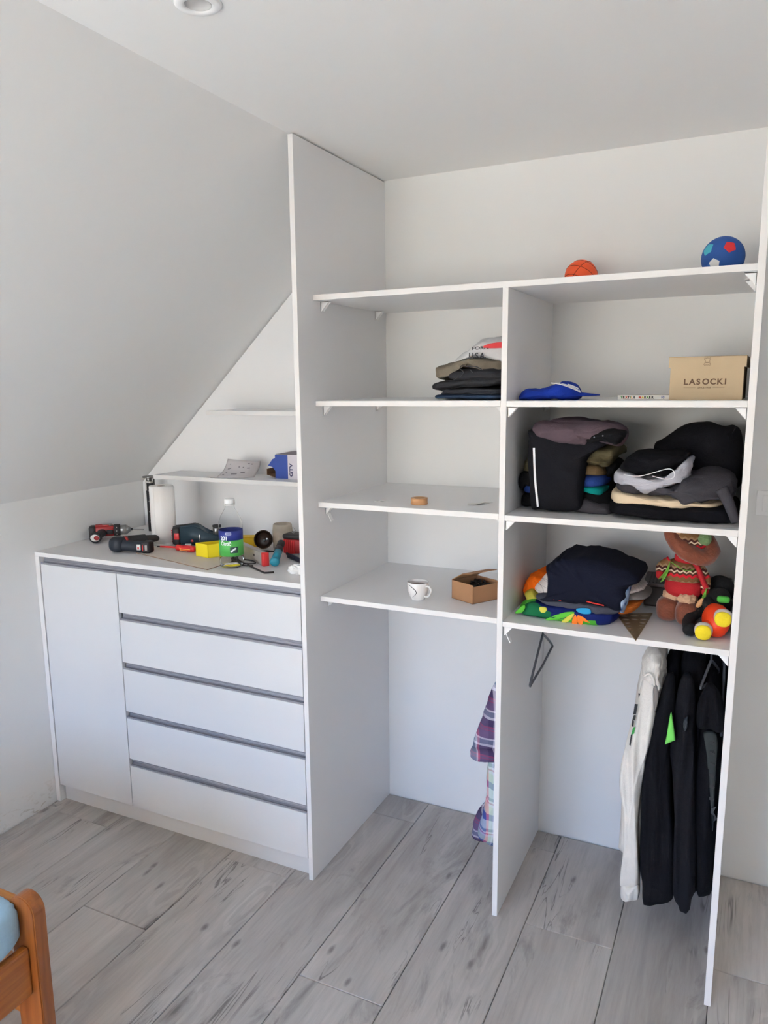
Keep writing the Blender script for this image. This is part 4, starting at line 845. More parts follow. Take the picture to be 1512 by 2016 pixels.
# black soft toy lying with orange body and yellow soles
stx, sty = 1.278, .240
st = empty('soft_toy', (stx, sty, Z3)); tag(st, 'black plush toy in orange with yellow soled feet, slumped at the right upright', 'soft toy')
mat('plush_black', (16, 15, 17), .9, bump=.5, bump_scale=160); mat('plush_orange', (212, 54, 10), .5, bump=.2, bump_scale=200); mat('plush_yellow', (224, 200, 34), .9, bump=.6, bump_scale=150); mat('plush_white', (196, 188, 182), .9); mat('plush_green', (72, 168, 60), .85)
blob('torso', (.015, .085, .070), (.040, .062, .050), 'plush_black', st, .85, amp=.003)
blob('head', (.016, .165, .098), (.042, .042, .044), 'plush_black', st, .9, amp=.003)
blob('shorts', (.014, -.012, .048), (.036, .052, .040), 'plush_orange', st, .8, rot=(.5, .35, .2))
for a, b_, nm in (((.004, -.030, .040), (-.014, -.070, .026), 'l'), ((.026, -.030, .062), (.040, -.068, .064), 'r')):
    bm = bmesh.new(); add_tube(bm, smooth_path([a, ((a[0]+b_[0])/2, (a[1]+b_[1])/2, (a[2]+b_[2])/2+.004), b_], 5), .018, 14); obj('leg', bm, 'plush_orange', st, True)
for cx_, cy_, cz_, ry in ((-.016, -.074, .0255, -.1), (.034, -.074, .072, .2)):
    blob('shoe', (cx_, cy_+.010, cz_+.003), (.0255, .018, .0245), 'plush_white', st, .9)
    blob('sole', (cx_, cy_-.005, cz_), (.0225, .010, .0225), 'plush_yellow', st, .85)
blob('green_patch', (.030, .030, .103), (.018, .010, .010), 'plush_green', st, .6)
bm = bmesh.new(); add_tube(bm, smooth_path([(-.015, .070, .060), (-.045, .050, .045), (-.062, .010, .030), (-.058, -.030, .020)], 5), .0175, 12); obj('arm', bm, 'plush_black', st, True)
blob('paw', (-.054, -.042, .0195), (.021, .020, .0192), 'plush_black', st, .9)
blob('muzzle', (-.012, .030, .085), (.016, .030, .020), 'plush_black', st, .9)
blob('nose_badge', (-.034, .030, .084), (.008, .005, .017), 'tape_brown', st, .9, rot=(0, .5, 0))

# ================================================================== things on the dresser top
ZT = 1.1382
mat('tool_black', (38, 36, 38), .6); mat('tool_red', (158, 40, 40), .5); mat('tool_navy', (34, 40, 50), .55); mat('steel', (150, 148, 146), .3, metal=.9); mat('tool_teal', (38, 58, 70), .55); mat('label_white', (214, 212, 208), .5); mat('bright_red', (206, 44, 46), .45)
mat('screw_red', (206, 34, 34), .4); mat('screw_orange', (250, 176, 84), .4); mat('yellow_card', (226, 204, 22), .6); mat('yellow2', (222, 178, 18), .6); mat('level_grey', (166, 160, 156), .4, metal=.3)
mat('tissue', (234, 232, 230), .95, bump=.3, bump_scale=80); mat('stone', (178, 166, 150), .7, noise_amt=.18, noise_scale=60); mat('brown_gloss', (66, 48, 38), .12, coat=.6); mat('teal_handle', (24, 128, 150), .5); mat('dark_rubber', (44, 40, 40), .6)
def seg(name, a, b, r, m, par, seg_=20, bev=.002, flat=1.0, r2_=None):
    a, b = Vector(a), Vector(b); r2_ = r if r2_ is None else r2_; d = (b-a).normalized(); bm = bmesh.new(); L = (b-a).length; bev = min(bev, L*.3)
    add_tube(bm, [a, a+d*bev, b-d*bev, b], [r-bev, r, r2_, r2_-bev], seg_, flat=flat); return obj(name, bm, m, par, True)
# paper towel roll
pt = empty('paper_towel_roll', (-.9235, .345, ZT), math.radians(20)); tag(pt, 'tall white paper towel roll standing at the left end of the dresser top', 'paper roll')
hh = .258; bm = bmesh.new(); N = 56; prof = []
rr = lambda a: .0505*(1+.018*math.sin(a*2+.4)+.010*math.sin(a*5))
for z, s in ((0, .985), (.003, 1), (hh-.003, 1.0), (hh, .985)): prof.append([(rr(2*PI*k/N)*s*math.cos(2*PI*k/N), rr(2*PI*k/N)*s*math.sin(2*PI*k/N), z) for k in range(N)])
inn = [[(.0195*math.cos(2*PI*k/N), .0195*math.sin(2*PI*k/N), z) for k in range(N)] for z in (hh, 0)]
V = [[bm.verts.new(p) for p in r] for r in prof+inn]
for a, b in list(zip(V[:-1], V[1:]))+[(V[-1], V[0])]:
    for k in range(N): bm.faces.new((a[k], a[(k+1) % N], b[(k+1) % N], b[k]))
mat('towel', (230, 227, 224), .95, bump=.2, bump_scale=140); mat('core_grey', (120, 108, 98), .9)
obj('paper_winding', bm, 'towel', pt, True)
bm = bmesh.new(); add_lathe(bm, [(.0175, .001), (.0193, .001), (.0193, hh-.002), (.0175, hh-.002), (.0175, .001)], 32, cap=False); obj('core', bm, 'core_grey', pt, True)
# loose sheet edge of the roll: a flap that comes off to the right
bm = bmesh.new(); P_ = smooth_path([(.0525*math.cos(a), .0525*math.sin(a), 0) for a in (-1.9, -1.3, -.7)]+[(.055, -.018, 0), (.061, -.004, 0)], 5); lo = [bm.verts.new((p.x, p.y, .012)) for p in P_]; hi = [bm.verts.new((p.x, p.y, hh-.002)) for p in P_]
for k in range(len(P_)-1): bm.faces.new((lo[k], lo[k+1], hi[k+1], hi[k]))
o = obj('loose_sheet', bm, 'towel', pt, True); md = o.modifiers.new('s', 'SOLIDIFY'); md.thickness = .0008
# black profile with steel cap leaning in the corner behind the roll
bc = empty('clamp_bar', (-1.178, .56, ZT)); tag(bc, 'upright black bar with rivets and a steel cap behind the paper towel roll', 'clamp')
bm = bmesh.new(); add_box(bm, (-.020, -.010, 0), (.014, .010, .232), .002); obj('bar', bm, 'tool_black', bc)
for z in (.045, .095, .145, .195): seg('rivet', (-.004, -.0105, z), (-.004, -.0125, z), .003, 'steel', bc, 12, .0005)
bm = bmesh.new(); add_box(bm, (-.022, -.012, .195), (-.0145, .012, .262), .002); add_box(bm, (-.022, -.012, .232), (.012, .012, .240), .002); obj('slide_head', bm, 'label_white', bc)
bm = bmesh.new(); add_lathe(bm, [(0, .258), (.034, .258), (.036, .261), (.034, .264), (0, .264)], 32); obj('cap_plate', bm, 'steel', bc, True)
seg('cap_neck', (-.006, 0, .240), (-.006, 0, .2585), .014, 'steel', bc); seg('screw_post', (.022, 0, .200), (.022, 0, .2585), .0045, 'dark_rubber', bc)
# red compact drill
pA = (-1.305,0.2985); pB = (-1.184,0.4016)
def bpos(p, z): return Vector((p[0], p[1], z))
dA = bpos(pA, 1.172); dB = bpos(pB, 1.172)
rd = empty('cordless_drill', (dA.x*.5+dB.x*.5, dA.y*.5+dB.y*.5, ZT)); tag(rd, 'red and black cordless drill lying on its side, steel chuck pointing right', 'drill')
O = rd.location; dX = (dB-dA).normalized(); c0 = Vector((0, 0, .034)); hx = .088
fr = frame(c0, dX, Vector((-dX.y, dX.x, 0)))       # local x: along the barrel to the chuck; local y: away; z: up
def L_(x, y, z): return fr @ Vector((x, y, z))
def lbox(name, a, b, m, par, fr_, bev=.003):
    bm = bmesh.new(); add_box(bm, a, b, bev, mtx=fr_); return obj(name, bm, m, par, True)
lbox('motor_housing', (-.088, -.030, -.026), (-.058, .024, .028), 'tool_black', rd, fr, .009)
lbox('barrel', (-.066, -.024, -.022), (.022, .022, .026), 'tool_red', rd, fr, .010)
lbox('top_grip', (-.062, -.018, .024), (.000, .016, .031), 'tool_red', rd, fr, .003)
lbox('grey_strip', (-.030, -.016, .0255), (.010, .014, .032), 'steel', rd, fr, .002)
lbox('side_inlay', (-.012, -.0275, -.012), (.016, -.022, .008), 'tool_black', rd, fr, .002)
seg('clutch_ring', L_(.018, 0, .002), L_(.046, 0, .002), .027, 'tool_black', rd, 28)
for a in (-.6, 0, .6): q = L_(.032, -.0272*math.cos(a), .002+.0272*math.sin(a)); bm = sphere_bm(.0022, 10, q); obj('mark', bm, 'label_white', rd, True)
seg('chuck', L_(.046, 0, .002), L_(.074, 0, .002), .0225, 'steel', rd, 28); seg('chuck_nose', L_(.074, 0, .002), L_(.092, 0, .002), .0215, 'steel', rd, 28, .001, r2_=.009); seg('bit', L_(.092, 0, .002), L_(.150, 0, -.004), .0022, 'steel', rd, 8, .0005); seg('bit_holder', L_(.090, 0, .002), L_(.100, 0, .001), .006, 'dark_rubber', rd, 8, .001)
hA = L_(-.032, -.020, -.004); hB = L_(-.052, -.105, -.008)
bm = bmesh.new(); add_tube(bm, smooth_path([hA, hA.lerp(hB, .5)+Vector((.004, 0, .002)), hB], 5), [.021, .021, .0205, .020, .019, .019, .019, .020, .022, .023, .024][:11], 16, flat=.85); obj('handle', bm, 'tool_black', rd, True)
hb = (hB-hA).normalized(); ff = frame(hB, hb, Vector((0, 0, 1)))
bm = bmesh.new(); add_tube(bm, [hB-hb*.010, hB+hb*.008, hB+hb*.011], [.0255, .0265, .0235], 20, flat=.9); obj('battery', bm, 'tool_black', rd, True)
bm = bmesh.new(); add_tube(bm, [hB+hb*.0105, hB+hb*.0118], [.0205, .020], 20, flat=.78); obj('battery_label', bm, 'label_white', rd, True)
bm = bmesh.new(); add_tube(bm, [hB+hb*.0105+dX*.008, hB+hb*.0150+dX*.008], [.0125, .0120], 16, flat=.85); obj('battery_mark', bm, 'tool_red', rd, True)
# black driver, back end towards the room
bd = empty('cordless_driver', (-.972, .160, ZT)); tag(bd, 'black cordless driver lying on its side, battery with white and red badge pointing right', 'drill')
def q_(u): return Vector(u)
bh = Vector((-.020, -.018, .033))
bm = bmesh.new(); superbox(bm, bh, (.034, .036, .032), .75, 28, 16); obj('motor_cap', bm, 'tool_navy', bd, True)
seg('barrel', (-.014, .005, .034), (.030, .095, .036), .029, 'tool_black', bd, 24, .004, r2_=.023); seg('red_ring', (.000, .000, .034), (.004, .008, .034), .0298, 'tool_red', bd, 24, .001)
seg('chuck', (.030, .095, .036), (.058, .150, .036), .0185, 'dark_rubber', bd, 20, .003, r2_=.013); seg('bit', (.058, .150, .036), (.078, .186, .033), .006, 'dark_rubber', bd, 8, .001, r2_=.003)
bm = bmesh.new(); hp = smooth_path([(.006, -.012, .030), (.050, -.004, .027), (.095, .008, .0255)], 6); add_tube(bm, hp, [.024, .023, .0225, .022, .022, .022, .022, .022, .0225, .023, .0235, .024, .024][:len(hp)], 18, flat=1.0); obj('handle', bm, 'tool_navy', bd, True)
ex = Vector((.045, .012, 0)).normalized(); fb = frame((.105, .011, .0262), ex, Vector((-ex.y, ex.x, 0)))
lbox('battery', (-.012, -.024, -.0255), (.026, .024, .0255), 'tool_black', bd, fb, .009)
lbox('badge', (-.030, -.0262, -.010), (-.012, -.0225, .014), 'label_white', bd, fb, .0015); lbox('badge', (-.026, -.0268, -.006), (-.018, -.0225, .004), 'bright_red', bd, fb, .001)
lbox('red_stripe', (-.006, -.0255, -.013), (-.002, -.0235, .012), 'bright_red', bd, fb, .001); lbox('gauge', (.006, -.0255, -.010), (.016, -.0235, .012), 'level_grey', bd, fb, .001)
# dark teal power tool with red catch
bo = empty('power_tool', (-.815, .375, ZT)); tag(bo, 'dark teal cordless power tool with red battery catch lying behind the red screwdriver', 'power tool')
ex = Vector((.18, .075, 0)).normalized(); ft = frame((0, 0, 0), ex, Vector((-ex.y, ex.x, 0)))
lbox('battery', (-.062, -.030, .004), (-.028, .040, .078), 'tool_black', bo, ft, .008); lbox('battery_catch', (-.052, -.0325, .028), (-.030, -.029, .056), 'bright_red', bo, ft, .002)
for k in range(6): lbox('battery_rib', (-.066, -.022, .016+k*.0095), (-.060, .030, .0205+k*.0095), 'ink_red', bo, ft, .001)
bm = bmesh.new(); add_prism(bm, [(-.030, .006), (.048, .004), (.160, .004), (.164, .030), (.150, .044), (.088, .052), (.056, .082), (.032, .092), (-.030, .084)], lambda p, t: ft @ Vector((p[0], t, p[1])), -.028, .038); bmesh.ops.bevel(bm, geom=list(bm.edges), offset=.006, segments=3, affect='EDGES'); obj('housing', bm, 'tool_teal', bo, True)
lbox('top_strap', (-.055, -.012, .079), (.038, .020, .089), 'tool_black', bo, ft @ Matrix.Rotation(-.10, 4, 'Y'), .004)
seg('chuck_cup', ft @ Vector((.128, .0, .046)), ft @ Vector((.128, .0, .078)), .017, 'steel', bo, 24); seg('cup_rim', ft @ Vector((.128, .0, .078)), ft @ Vector((.128, .0, .088)), .0178, 'tool_black', bo, 24)
seg('red_button', ft @ Vector((.026, -.0285, .022)), ft @ Vector((.026, -.0305, .022)), .006, 'tool_red', bo, 16, .0006); lbox('steel_lever', (.058, -.031, .022), (.063, -.027, .05), 'steel', bo, ft, .001)
lbox('white_tag', (-.004, -.034, .001), (.022, -.027, .010), 'label_white', bo, ft, .001)
# thin off-white panel offcut
bp_ = [(-0.9029,0.1488),(-0.4441,0.0305),(-0.4358,0.2461),(-0.5456,0.3427),(-0.7431,0.3581),(-0.9243,0.2703)]
bm = bmesh.new(); add_prism(bm, bp_, FZ, ZT+.0001, ZT+.0031); mat('offcut', (206, 196, 184), .7); mat('offcut_edge', (140, 110, 88), .8)
o = obj('panel_offcut', bm, ['offcut', 'offcut_edge']); tag(o, 'thin pale panel offcut lying on the dresser top in front of the tools', 'board')
for p in o.data.polygons:
    if abs(p.normal.z) < .5: p.material_index = 1
ZB = ZT+.0033
# insulated screwdriver
sA = (-0.8378,0.2174); sB = (-0.7539,0.243); sC = (-0.6361,0.2249)
sdv = empty('screwdriver', (sB[0]-.018, sB[1]+.004, ZB)); tag(sdv, 'red insulated screwdriver with orange stripes, blade pointing left', 'screwdriver')
d1 = Vector((sC[0]-sA[0], sC[1]-sA[1], 0)).normalized(); q0 = Vector((0, 0, .0135))
seg('tip', q0-d1*.100-Vector((0, 0, .004)), q0-d1*.083-Vector((0, 0, .003)), .0032, 'tool_black', sdv, 10, .0008); seg('shaft', q0-d1*.084-Vector((0, 0, .003)), q0, .0042, 'screw_red', sdv, 12, .0006)
bm = bmesh.new(); add_tube(bm, [q0, q0+d1*.004, q0+d1*.014, q0+d1*.022, q0+d1*.045, q0+d1*.075, q0+d1*.092, q0+d1*.096], [.009, .0125, .013, .010, .0125, .0128, .0115, .008], 18); obj('grip', bm, 'screw_red', sdv, True)
nn = d1.cross(Vector((0, 0, 1)))
for a0, ln in ((-.15, .045), (-.75, .026)):
    bm = bmesh.new(); add_tube(bm, smooth_path([q0+d1*(.026+.006*0)+nn*.0125*math.cos(a0+.35)+Vector((0, 0, -.0125*math.sin(a0+.35)*-1)), q0+d1*.034+nn*.0127*math.cos(a0)+Vector((0, 0, .0127*math.sin(a0))), q0+d1*(.034+ln)+nn*.0127*math.cos(a0)+Vector((0, 0, .0127*math.sin(a0)))], 4), .0018, 6); obj('grip_stripe', bm, 'screw_orange', sdv, True)
# open yellow carton in front
yb = empty('yellow_carton', (-.560, .185, ZB)); tag(yb, 'open yellow cardboard tray beside the bottle, next to the screwdriver handle', 'box')
a_ = Vector((-.070, .012, 0)); b_ = Vector((.068, .085, 0)); hY = .054; bm = bmesh.new()
an, bn = a_.normalized()*.0015, b_.normalized()*.0015
par_box(bm, (0, 0, 0), a_, b_, upv*.0015); par_box(bm, (0, 0, 0), a_, bn, upv*hY); par_box(bm, b_-bn, a_, bn, upv*hY); par_box(bm, (0, 0, 0), an, b_, upv*hY); par_box(bm, a_-an, an, b_, upv*hY); obj('carton', bm, 'yellow_card', yb)
# second yellow tub behind the bottle
yt = empty('yellow_tub', (-.535, .46, ZT)); tag(yt, 'small amber yellow tub half hidden behind the bottle', 'tub')
bm = bmesh.new(); rq = Matrix.Rotation(.5, 4, 'Z'); add_box(bm, (-.045, -.022, 0), (.026, .022, .040), .004, mtx=rq); obj('tub_body', bm, 'yellow2', yt); bm = bmesh.new(); add_box(bm, (-.047, -.024, .040), (.028, .024, .045), .002, mtx=rq); obj('tub_lid', bm, 'yellow2', yt)
# bottle
m = bpy.data.materials.new('clear_plastic'); m.use_nodes = True; b = m.node_tree.nodes['Principled BSDF']; b.inputs['Base Color'].default_value = (.96, .97, .97, 1); b.inputs['Roughness'].default_value = .03; b.inputs['Transmission Weight'].default_value = 1; b.inputs['IOR'].default_value = 1.06; M['clear'] = m
m = bpy.data.materials.new('clear_liquid'); m.use_nodes = True; b = m.node_tree.nodes['Principled BSDF']; b.inputs['Base Color'].default_value = (.96, .97, .97, 1); b.inputs['Roughness'].default_value = .0; b.inputs['Transmission Weight'].default_value = 1; b.inputs['IOR'].default_value = 1.10; M['liquid'] = m
bt = empty('bottle', (-.398, .124, ZT), math.radians(24)); bt.scale = (1.24, 1.24, 1.085); tag(bt, 'clear plastic bottle with white cap and blue and green label on the dresser', 'bottle')
mat('label_blue', (36, 48, 128), .5); mat('label_green', (74, 168, 74), .5); mat('txt_white', (235, 238, 240), .5); mat('txt_dark', (34, 60, 58), .6)
prof = [(0, .004), (.020, .002), (.030, 0), (.0355, .004), (.037, .012), (.037, .040), (.0362, .042), (.0362, .132), (.037, .134), (.0372, .145), (.0355, .160), (.029, .180), (.0195, .198), (.0145, .208), (.0138, .216), (.0138, .222)]
bm = bmesh.new(); add_lathe(bm, prof+[(r-.0008, z) for r, z in prof[::-1] if z > .003]+[(0, .005)], 48, cap=False); obj('bottle_body', bm, 'clear', bt, True)
bm = bmesh.new(); add_lathe(bm, [(0, .0055), (.028, .0045), (.0345, .008), (.0358, .013), (.0358, .034), (0, .034)], 40, cap=False); obj('liquid', bm, 'liquid', bt, True)
bm = bmesh.new(); add_lathe(bm, [(.0130, .2215), (.0158, .2215), (.0162, .226), (.0158, .238), (.014, .2405), (0, .2408)], 36); obj('cap', bm, 'white_plastic', bt, True); bm = bmesh.new(); add_lathe(bm, [(.0140, .217), (.0162, .217), (.0162, .2205), (.0140, .2205), (.0140, .217)], 36, cap=False); obj('cap_ring', bm, 'white_plastic', bt, True)
for nm, z0, z1, m_ in (('blue_label', .0985, .132, 'label_blue'), ('green_label', .0425, .0985, 'label_green')):
    bm = bmesh.new(); add_lathe(bm, [(.0363, z0), (.0369, z0), (.0369, z1), (.0363, z1), (.0363, z0)], 56, cap=False); obj(nm, bm, m_, bt, True)
def wrap_text(s, size, a0, z, m_, par, r=.0371, bold=0, sx_=1.0):
    c = bpy.data.curves.new('t', 'FONT'); c.body = s; c.size = size; c.offset = bold; t = bpy.data.objects.new('tmp', c); COL.objects.link(t); dg = bpy.context.evaluated_depsgraph_get(); me = bpy.data.meshes.new_from_object(t.evaluated_get(dg)); bpy.data.objects.remove(t); bpy.data.curves.remove(c)
    bm = bmesh.new(); bm.from_mesh(me); bmesh.ops.subdivide_edges(bm, edges=[e for e in bm.edges if e.calc_length() > .003], cuts=2)
    for v in bm.verts: a = a0+v.co.x*sx_/r; v.co = Vector((r*math.cos(a), r*math.sin(a), z+v.co.y))
    bpy.data.meshes.remove(me); o = obj('label_text', bm, m_, par); return o
def wrap_patch(name, a0, a1, z0, z1, m_, par, r):
    bm = bmesh.new(); n = 10; lo = [bm.verts.new((r*math.cos(a0+(a1-a0)*k/n), r*math.sin(a0+(a1-a0)*k/n), z0)) for k in range(n+1)]; hi = [bm.verts.new((r*math.cos(a0+(a1-a0)*k/n), r*math.sin(a0+(a1-a0)*k/n), z1)) for k in range(n+1)]
    for k in range(n): bm.faces.new((lo[k], lo[k+1], hi[k+1], hi[k]))
    return obj(name, bm, m_, par, True)
A0 = -PI/2-.62
wrap_text('201', .0185, A0-.12, .1005, 'txt_white', bt, bold=.0007, sx_=.9); wrap_text('Čistič', .0175, A0-.10, .082, 'txt_white', bt, bold=.0005, sx_=.82)
wrap_patch('logo_plate', A0+.40, A0+.86, .1195, .1275, 'txt_white', bt, .03700); wrap_patch('logo_plate', A0+.43, A0+.83, .1205, .1265, 'label_blue', bt, .03708)
wrap_patch('label_picture', A0+.72, A0+1.38, .054, .076, 'txt_dark', bt, .03712)
bm = bmesh.new(); add_tube(bm, [(.0374*math.cos(A0+.80+t*.42), .0374*math.sin(A0+.80+t*.42), .058+.013*t**.7) for t in [k/8 for k in range(9)]], [.0028, .0034, .003, .0028, .0026, .003, .0034, .003, .0022], 8); obj('picture_hand', bm, 'txt_white', bt, True)
# spirit level with red end cap
lv = empty('spirit_level', (-.280, .160, ZT)); tag(lv, 'grey spirit level with red end cap lying beside the bottle', 'spirit level')
ex = Vector((.125, -.079, 0)).normalized(); fl_ = frame((0, 0, 0), ex, Vector((-ex.y, ex.x, 0)))
lbox('body', (-.290, 0, 0), (-.016, .024, .052), 'level_grey', lv, fl_, .002); lbox('end_cap', (-.0165, -.0012, 0), (.002, .025, .053), 'bright_red', lv, fl_, .003)
seg('screw', fl_ @ Vector((-.085, -.0004, .030)), fl_ @ Vector((-.085, -.002, .030)), .0045, 'dark_rubber', lv, 14, .0005)
# hex key, cable loop
hk = tube('hex_key', smooth_path([(-.345, .150, ZT+.004), (-.285, .112, ZT+.004), (-.222, .073, ZT+.004), (-.212, .070, ZT+.004), (-.186, .090, ZT+.004)], 3), .0034, 'dark_rubber', None, 6); tag(hk, 'bent dark hex key in front of the red level cap', 'hex key')
cbm = bmesh.new(); add_tube(cbm, smooth_path([(-.470, .205, ZT+.006), (-.425, .180, ZT+.008), (-.385, .163, ZT+.006), (-.345, .150, ZT+.008), (-.318, .160, ZT+.010), (-.335, .176, ZT+.013), (-.375, .182, ZT+.014), (-.42, .197, ZT+.010), (-.468, .222, ZT+.008)], 6), .0030, 8); add_tube(cbm, smooth_path([(-.455, .190, ZT+.004), (-.40, .160, ZT+.004), (-.352, .137, ZT+.0035), (-.318, .146, ZT+.004)], 6), .0028, 8)
tag(obj('cable', cbm, 'dark_rubber', None, True), 'coiled dark cable between the bottle and the red level cap', 'cable')
# brown glossy cup lying, opening to the room
bw = empty('glass_cup', (-.455, .425, ZT)); tag(bw, 'dark brown glossy round cup lying on its side, open towards the room', 'cup')
ax = Vector((.42, -.86, .30)).normalized(); cc = Vector((0, 0, .041)); mt = frame(cc, ax.orthogonal().normalized(), ax.cross(ax.orthogonal().normalized()))
mt = Matrix.Translation(cc) @ ax.to_track_quat('Z', 'Y').to_matrix().to_4x4()
bm = bmesh.new(); add_lathe(bm, [(0, -.034), (.020, -.033), (.032, -.024), (.0385, -.008), (.0395, .010), (.0392, .014), (.0372, .014), (.0365, -.006), (.030, -.021), (.018, -.029), (0, -.030)], 40, mtx=mt, cap=False); obj('cup_shell', bm, 'brown_gloss', bw, True)
bm = bmesh.new(); add_lathe(bm, [(0, -.028), (.004, -.027), (.004, -.022), (0, -.020)], 20, mtx=mt, cap=False); obj('centre_pin', bm, 'alu_lip', bw, True)
kf = tube('pencil_stub', [(-.452, .335, ZT+.005), (-.405, .372, ZT+.006), (-.376, .392, ZT+.004)], [.004, .0048, .002], 'tool_black', None, 10, flat=1); tag(kf, 'short black pointed piece lying below the brown cup', 'tool')
# stone coloured tub
sc_ = empty('stone_jar', (-.392, .475, ZT)); tag(sc_, 'stone beige cylindrical jar behind the teal handled tool', 'jar')
bm = bmesh.new(); add_lathe(bm, [(0, 0), (.036, 0), (.041, .004), (.0425, .035), (.0425, .075), (.040, .098), (.0385, .104), (.0365, .106), (.034, .104), (.0335, .098), (0, .096)], 40, cap=False); obj('jar_body', bm, 'stone', sc_, True)
# teal handled tool leaning over
th_ = empty('oscillating_tool', (-.215, .185, ZT)); tag(th_, 'teal and black cylindrical hand tool lying with its teal end to the front', 'hand tool')
a = Vector((-.028, -.002, .0185)); b2_ = Vector((-.122, .215, .074)); dd_ = (b2_-a).normalized()
seg('end_cap', a-dd_*.008, a+dd_*.010, .0185, 'teal_handle', th_, 24, .004); seg('grip', a+dd_*.010, a+dd_*.085, .0165, 'teal_handle', th_, 24, .001, r2_=.0150); seg('black_collar', a+dd_*.085, a+dd_*.115, .0165, 'dark_rubber', th_, 24, .002); seg('head', a+dd_*.113, a+dd_*.172, .0150, 'dark_rubber', th_, 24, .006)
# red ribbed battery block
rb = empty('battery_pack', (-.298, .405, ZT)); tag(rb, 'red and black ribbed battery pack standing against the left upright', 'battery')
bm = bmesh.new(); add_box(bm, (-.036, -.020, .0), (.050, .050, .062), .006); obj('pack', bm, 'tool_red', rb, True); bm = bmesh.new(); add_box(bm, (-.038, -.022, .0625), (.052, .052, .082), .006); obj('pack_top', bm, 'tool_black', rb, True)
for k in range(6): bm = bmesh.new(); add_box(bm, (-.033+k*.0095, -.0225, .004), (-.028+k*.0095, -.0195, .058), .001); obj('rib', bm, 'bright_red', rb)
bm = bmesh.new(); add_tube(bm, smooth_path([(.004+.010*math.cos(a)*1.0, -.005+.004*a*.2, .097+.011*math.sin(a)) for a in [k*.5 for k in range(14)]], 3), .0011, 6)
for v in bm.verts: v.co.z = max(v.co.z, .0835)
obj('wire_clip', bm, 'steel', rb, True)
# open dark bit case
bk = empty('bit_case', (-.190, .305, ZT)); tag(bk, 'open dark navy bit case with silver bits against the left upright', 'case'); mat('case_navy', (36, 36, 52), .5)
fk = frame((0, 0, 0), (.84, -.54, 0), (.54, .84, 0))
lbox('case_tray', (-.088, -.030, 0), (.075, .034, .011), 'case_navy', bk, fk, .003); lbox('case_rim', (-.090, -.034, .0112), (.077, -.027, .022), 'case_navy', bk, fk, .003)
for k in range(6): p = fk @ Vector((-.055+k*.022, -.010+.004*(k % 2), .0155)); d = fk.to_3x3() @ Vector((.5, .8, 0)).normalized(); seg('silver_bit', p-d*.010, p+d*.012, .0042, 'steel', bk, 8, .0008)
# crumpled tissue
def crumple(c, h, seed, m, lab):
    bm = bmesh.new(); bmesh.ops.create_icosphere(bm, subdivisions=4, radius=1)
    for v in bm.verts:
        n1 = 1-abs(noise.noise(v.co*2.1+Vector((seed, 0, 0))))*1.5; n2 = abs(noise.noise(v.co*4.5+Vector((0, seed, 0)))); k = .62+.42*n1-.25*n2
        v.co = Vector((v.co.x*h[0]*k, v.co.y*h[1]*k, v.co.z*h[2]*k))+Vector(c); v.co.z = max(v.co.z, ZT+.0004)
    return tag(obj('crumpled_tissue', bm, m, None, False), lab, 'tissue')
crumple((-.098, .120, ZT+.012), (.046, .024, .026), 5, 'tissue', 'crumpled white tissue at the front right corner of the dresser top')

# ================================================================== niche shelf things
ZN = 1.4220
lf = empty('instruction_sheet', (-.66, .53, ZN)); tag(lf, 'curled grey printed instruction sheet lying on the lower niche shelf', 'paper')
bm = bmesh.new(); nu, nv_ = 20, 8; base = smooth_path([(-.120, -.045, .0015), (-.060, -.052, .003), (.000, -.030, .014), (.060, .000, .020), (.105, .040, .012)], 5); base = base[:nu+1]
# sheet standing on its long edge, curving round to the right, its left end flat on the board
G_ = []
mat('sheet', (170, 166, 168), .7)
for i in range(21):
    t = i/20
    bx, by = -.070+.150*t, -.050+.055*t**1.5+.030*max(0, t-.8)*5*.6
    row = []
    for j in range(9):
        s = j/8; row.append(bm.verts.new((bx+.034*s*(1-t)*1.1+.012*s*(t), by+.040*s+.012*math.sin(s*PI), .001+.080*s-.012*t*s-.008*math.sin(PI*s)*(1-t))))
    G_.append(row)
for i in range(20):
    for j in range(8): bm.faces.new((G_[i][j], G_[i+1][j], G_[i+1][j+1], G_[i][j+1]))
o = obj('sheet', bm, 'sheet', lf, True); md = o.modifiers.new('s', 'SOLIDIFY'); md.thickness = .0006
def on_sheet(t, s):
    bx, by = -.070+.150*t, -.050+.055*t**1.5+.030*max(0, t-.8)*5*.6
    return Vector((bx+.034*s*(1-t)*1.1+.012*s*t, by+.040*s+.012*math.sin(s*PI)-.0012, .001+.080*s-.012*t*s-.008*math.sin(PI*s)*(1-t)+.0006))
mat('print_grey', (96, 94, 98), .8)
for t0, t1, s0 in ((.15, .17, .75), (.14, .20, .52), (.15, .20, .30), (.20, .24, .55), (.45, .50, .62), (.58, .62, .60), (.70, .76, .80), (.80, .84, .78), (.72, .80, .55), (.1, .16, .18), (.35, .52, .22), (.6, .72, .3)):
    bm = bmesh.new(); vs = [bm.verts.new(on_sheet(a_, b_)) for a_, b_ in ((t0, s0), (t1, s0), (t1, s0+.05), (t0, s0+.05))]; bm.faces.new(vs); obj('printed_mark', bm, 'print_grey', lf)
bm = bmesh.new(); vs = []
A_ = [bm.verts.new((-.125+.05*k/6, -.055+.006*math.sin(k), .0006+.002*abs(math.sin(k*.8)))) for k in range(7)]; B_ = [bm.verts.new((-.07+.03*k/6, -.040+.020*k/6, .0012)) for k in range(7)]
for k in range(6): bm.faces.new((A_[k], A_[k+1], B_[k+1], B_[k]))
obj('flat_end', bm, 'sheet', lf, True)
gt = empty('cardboard_carton', (-.462, .560, ZN)); tag(gt, 'open blue and white carton lettered GTV on the lower niche shelf', 'box')
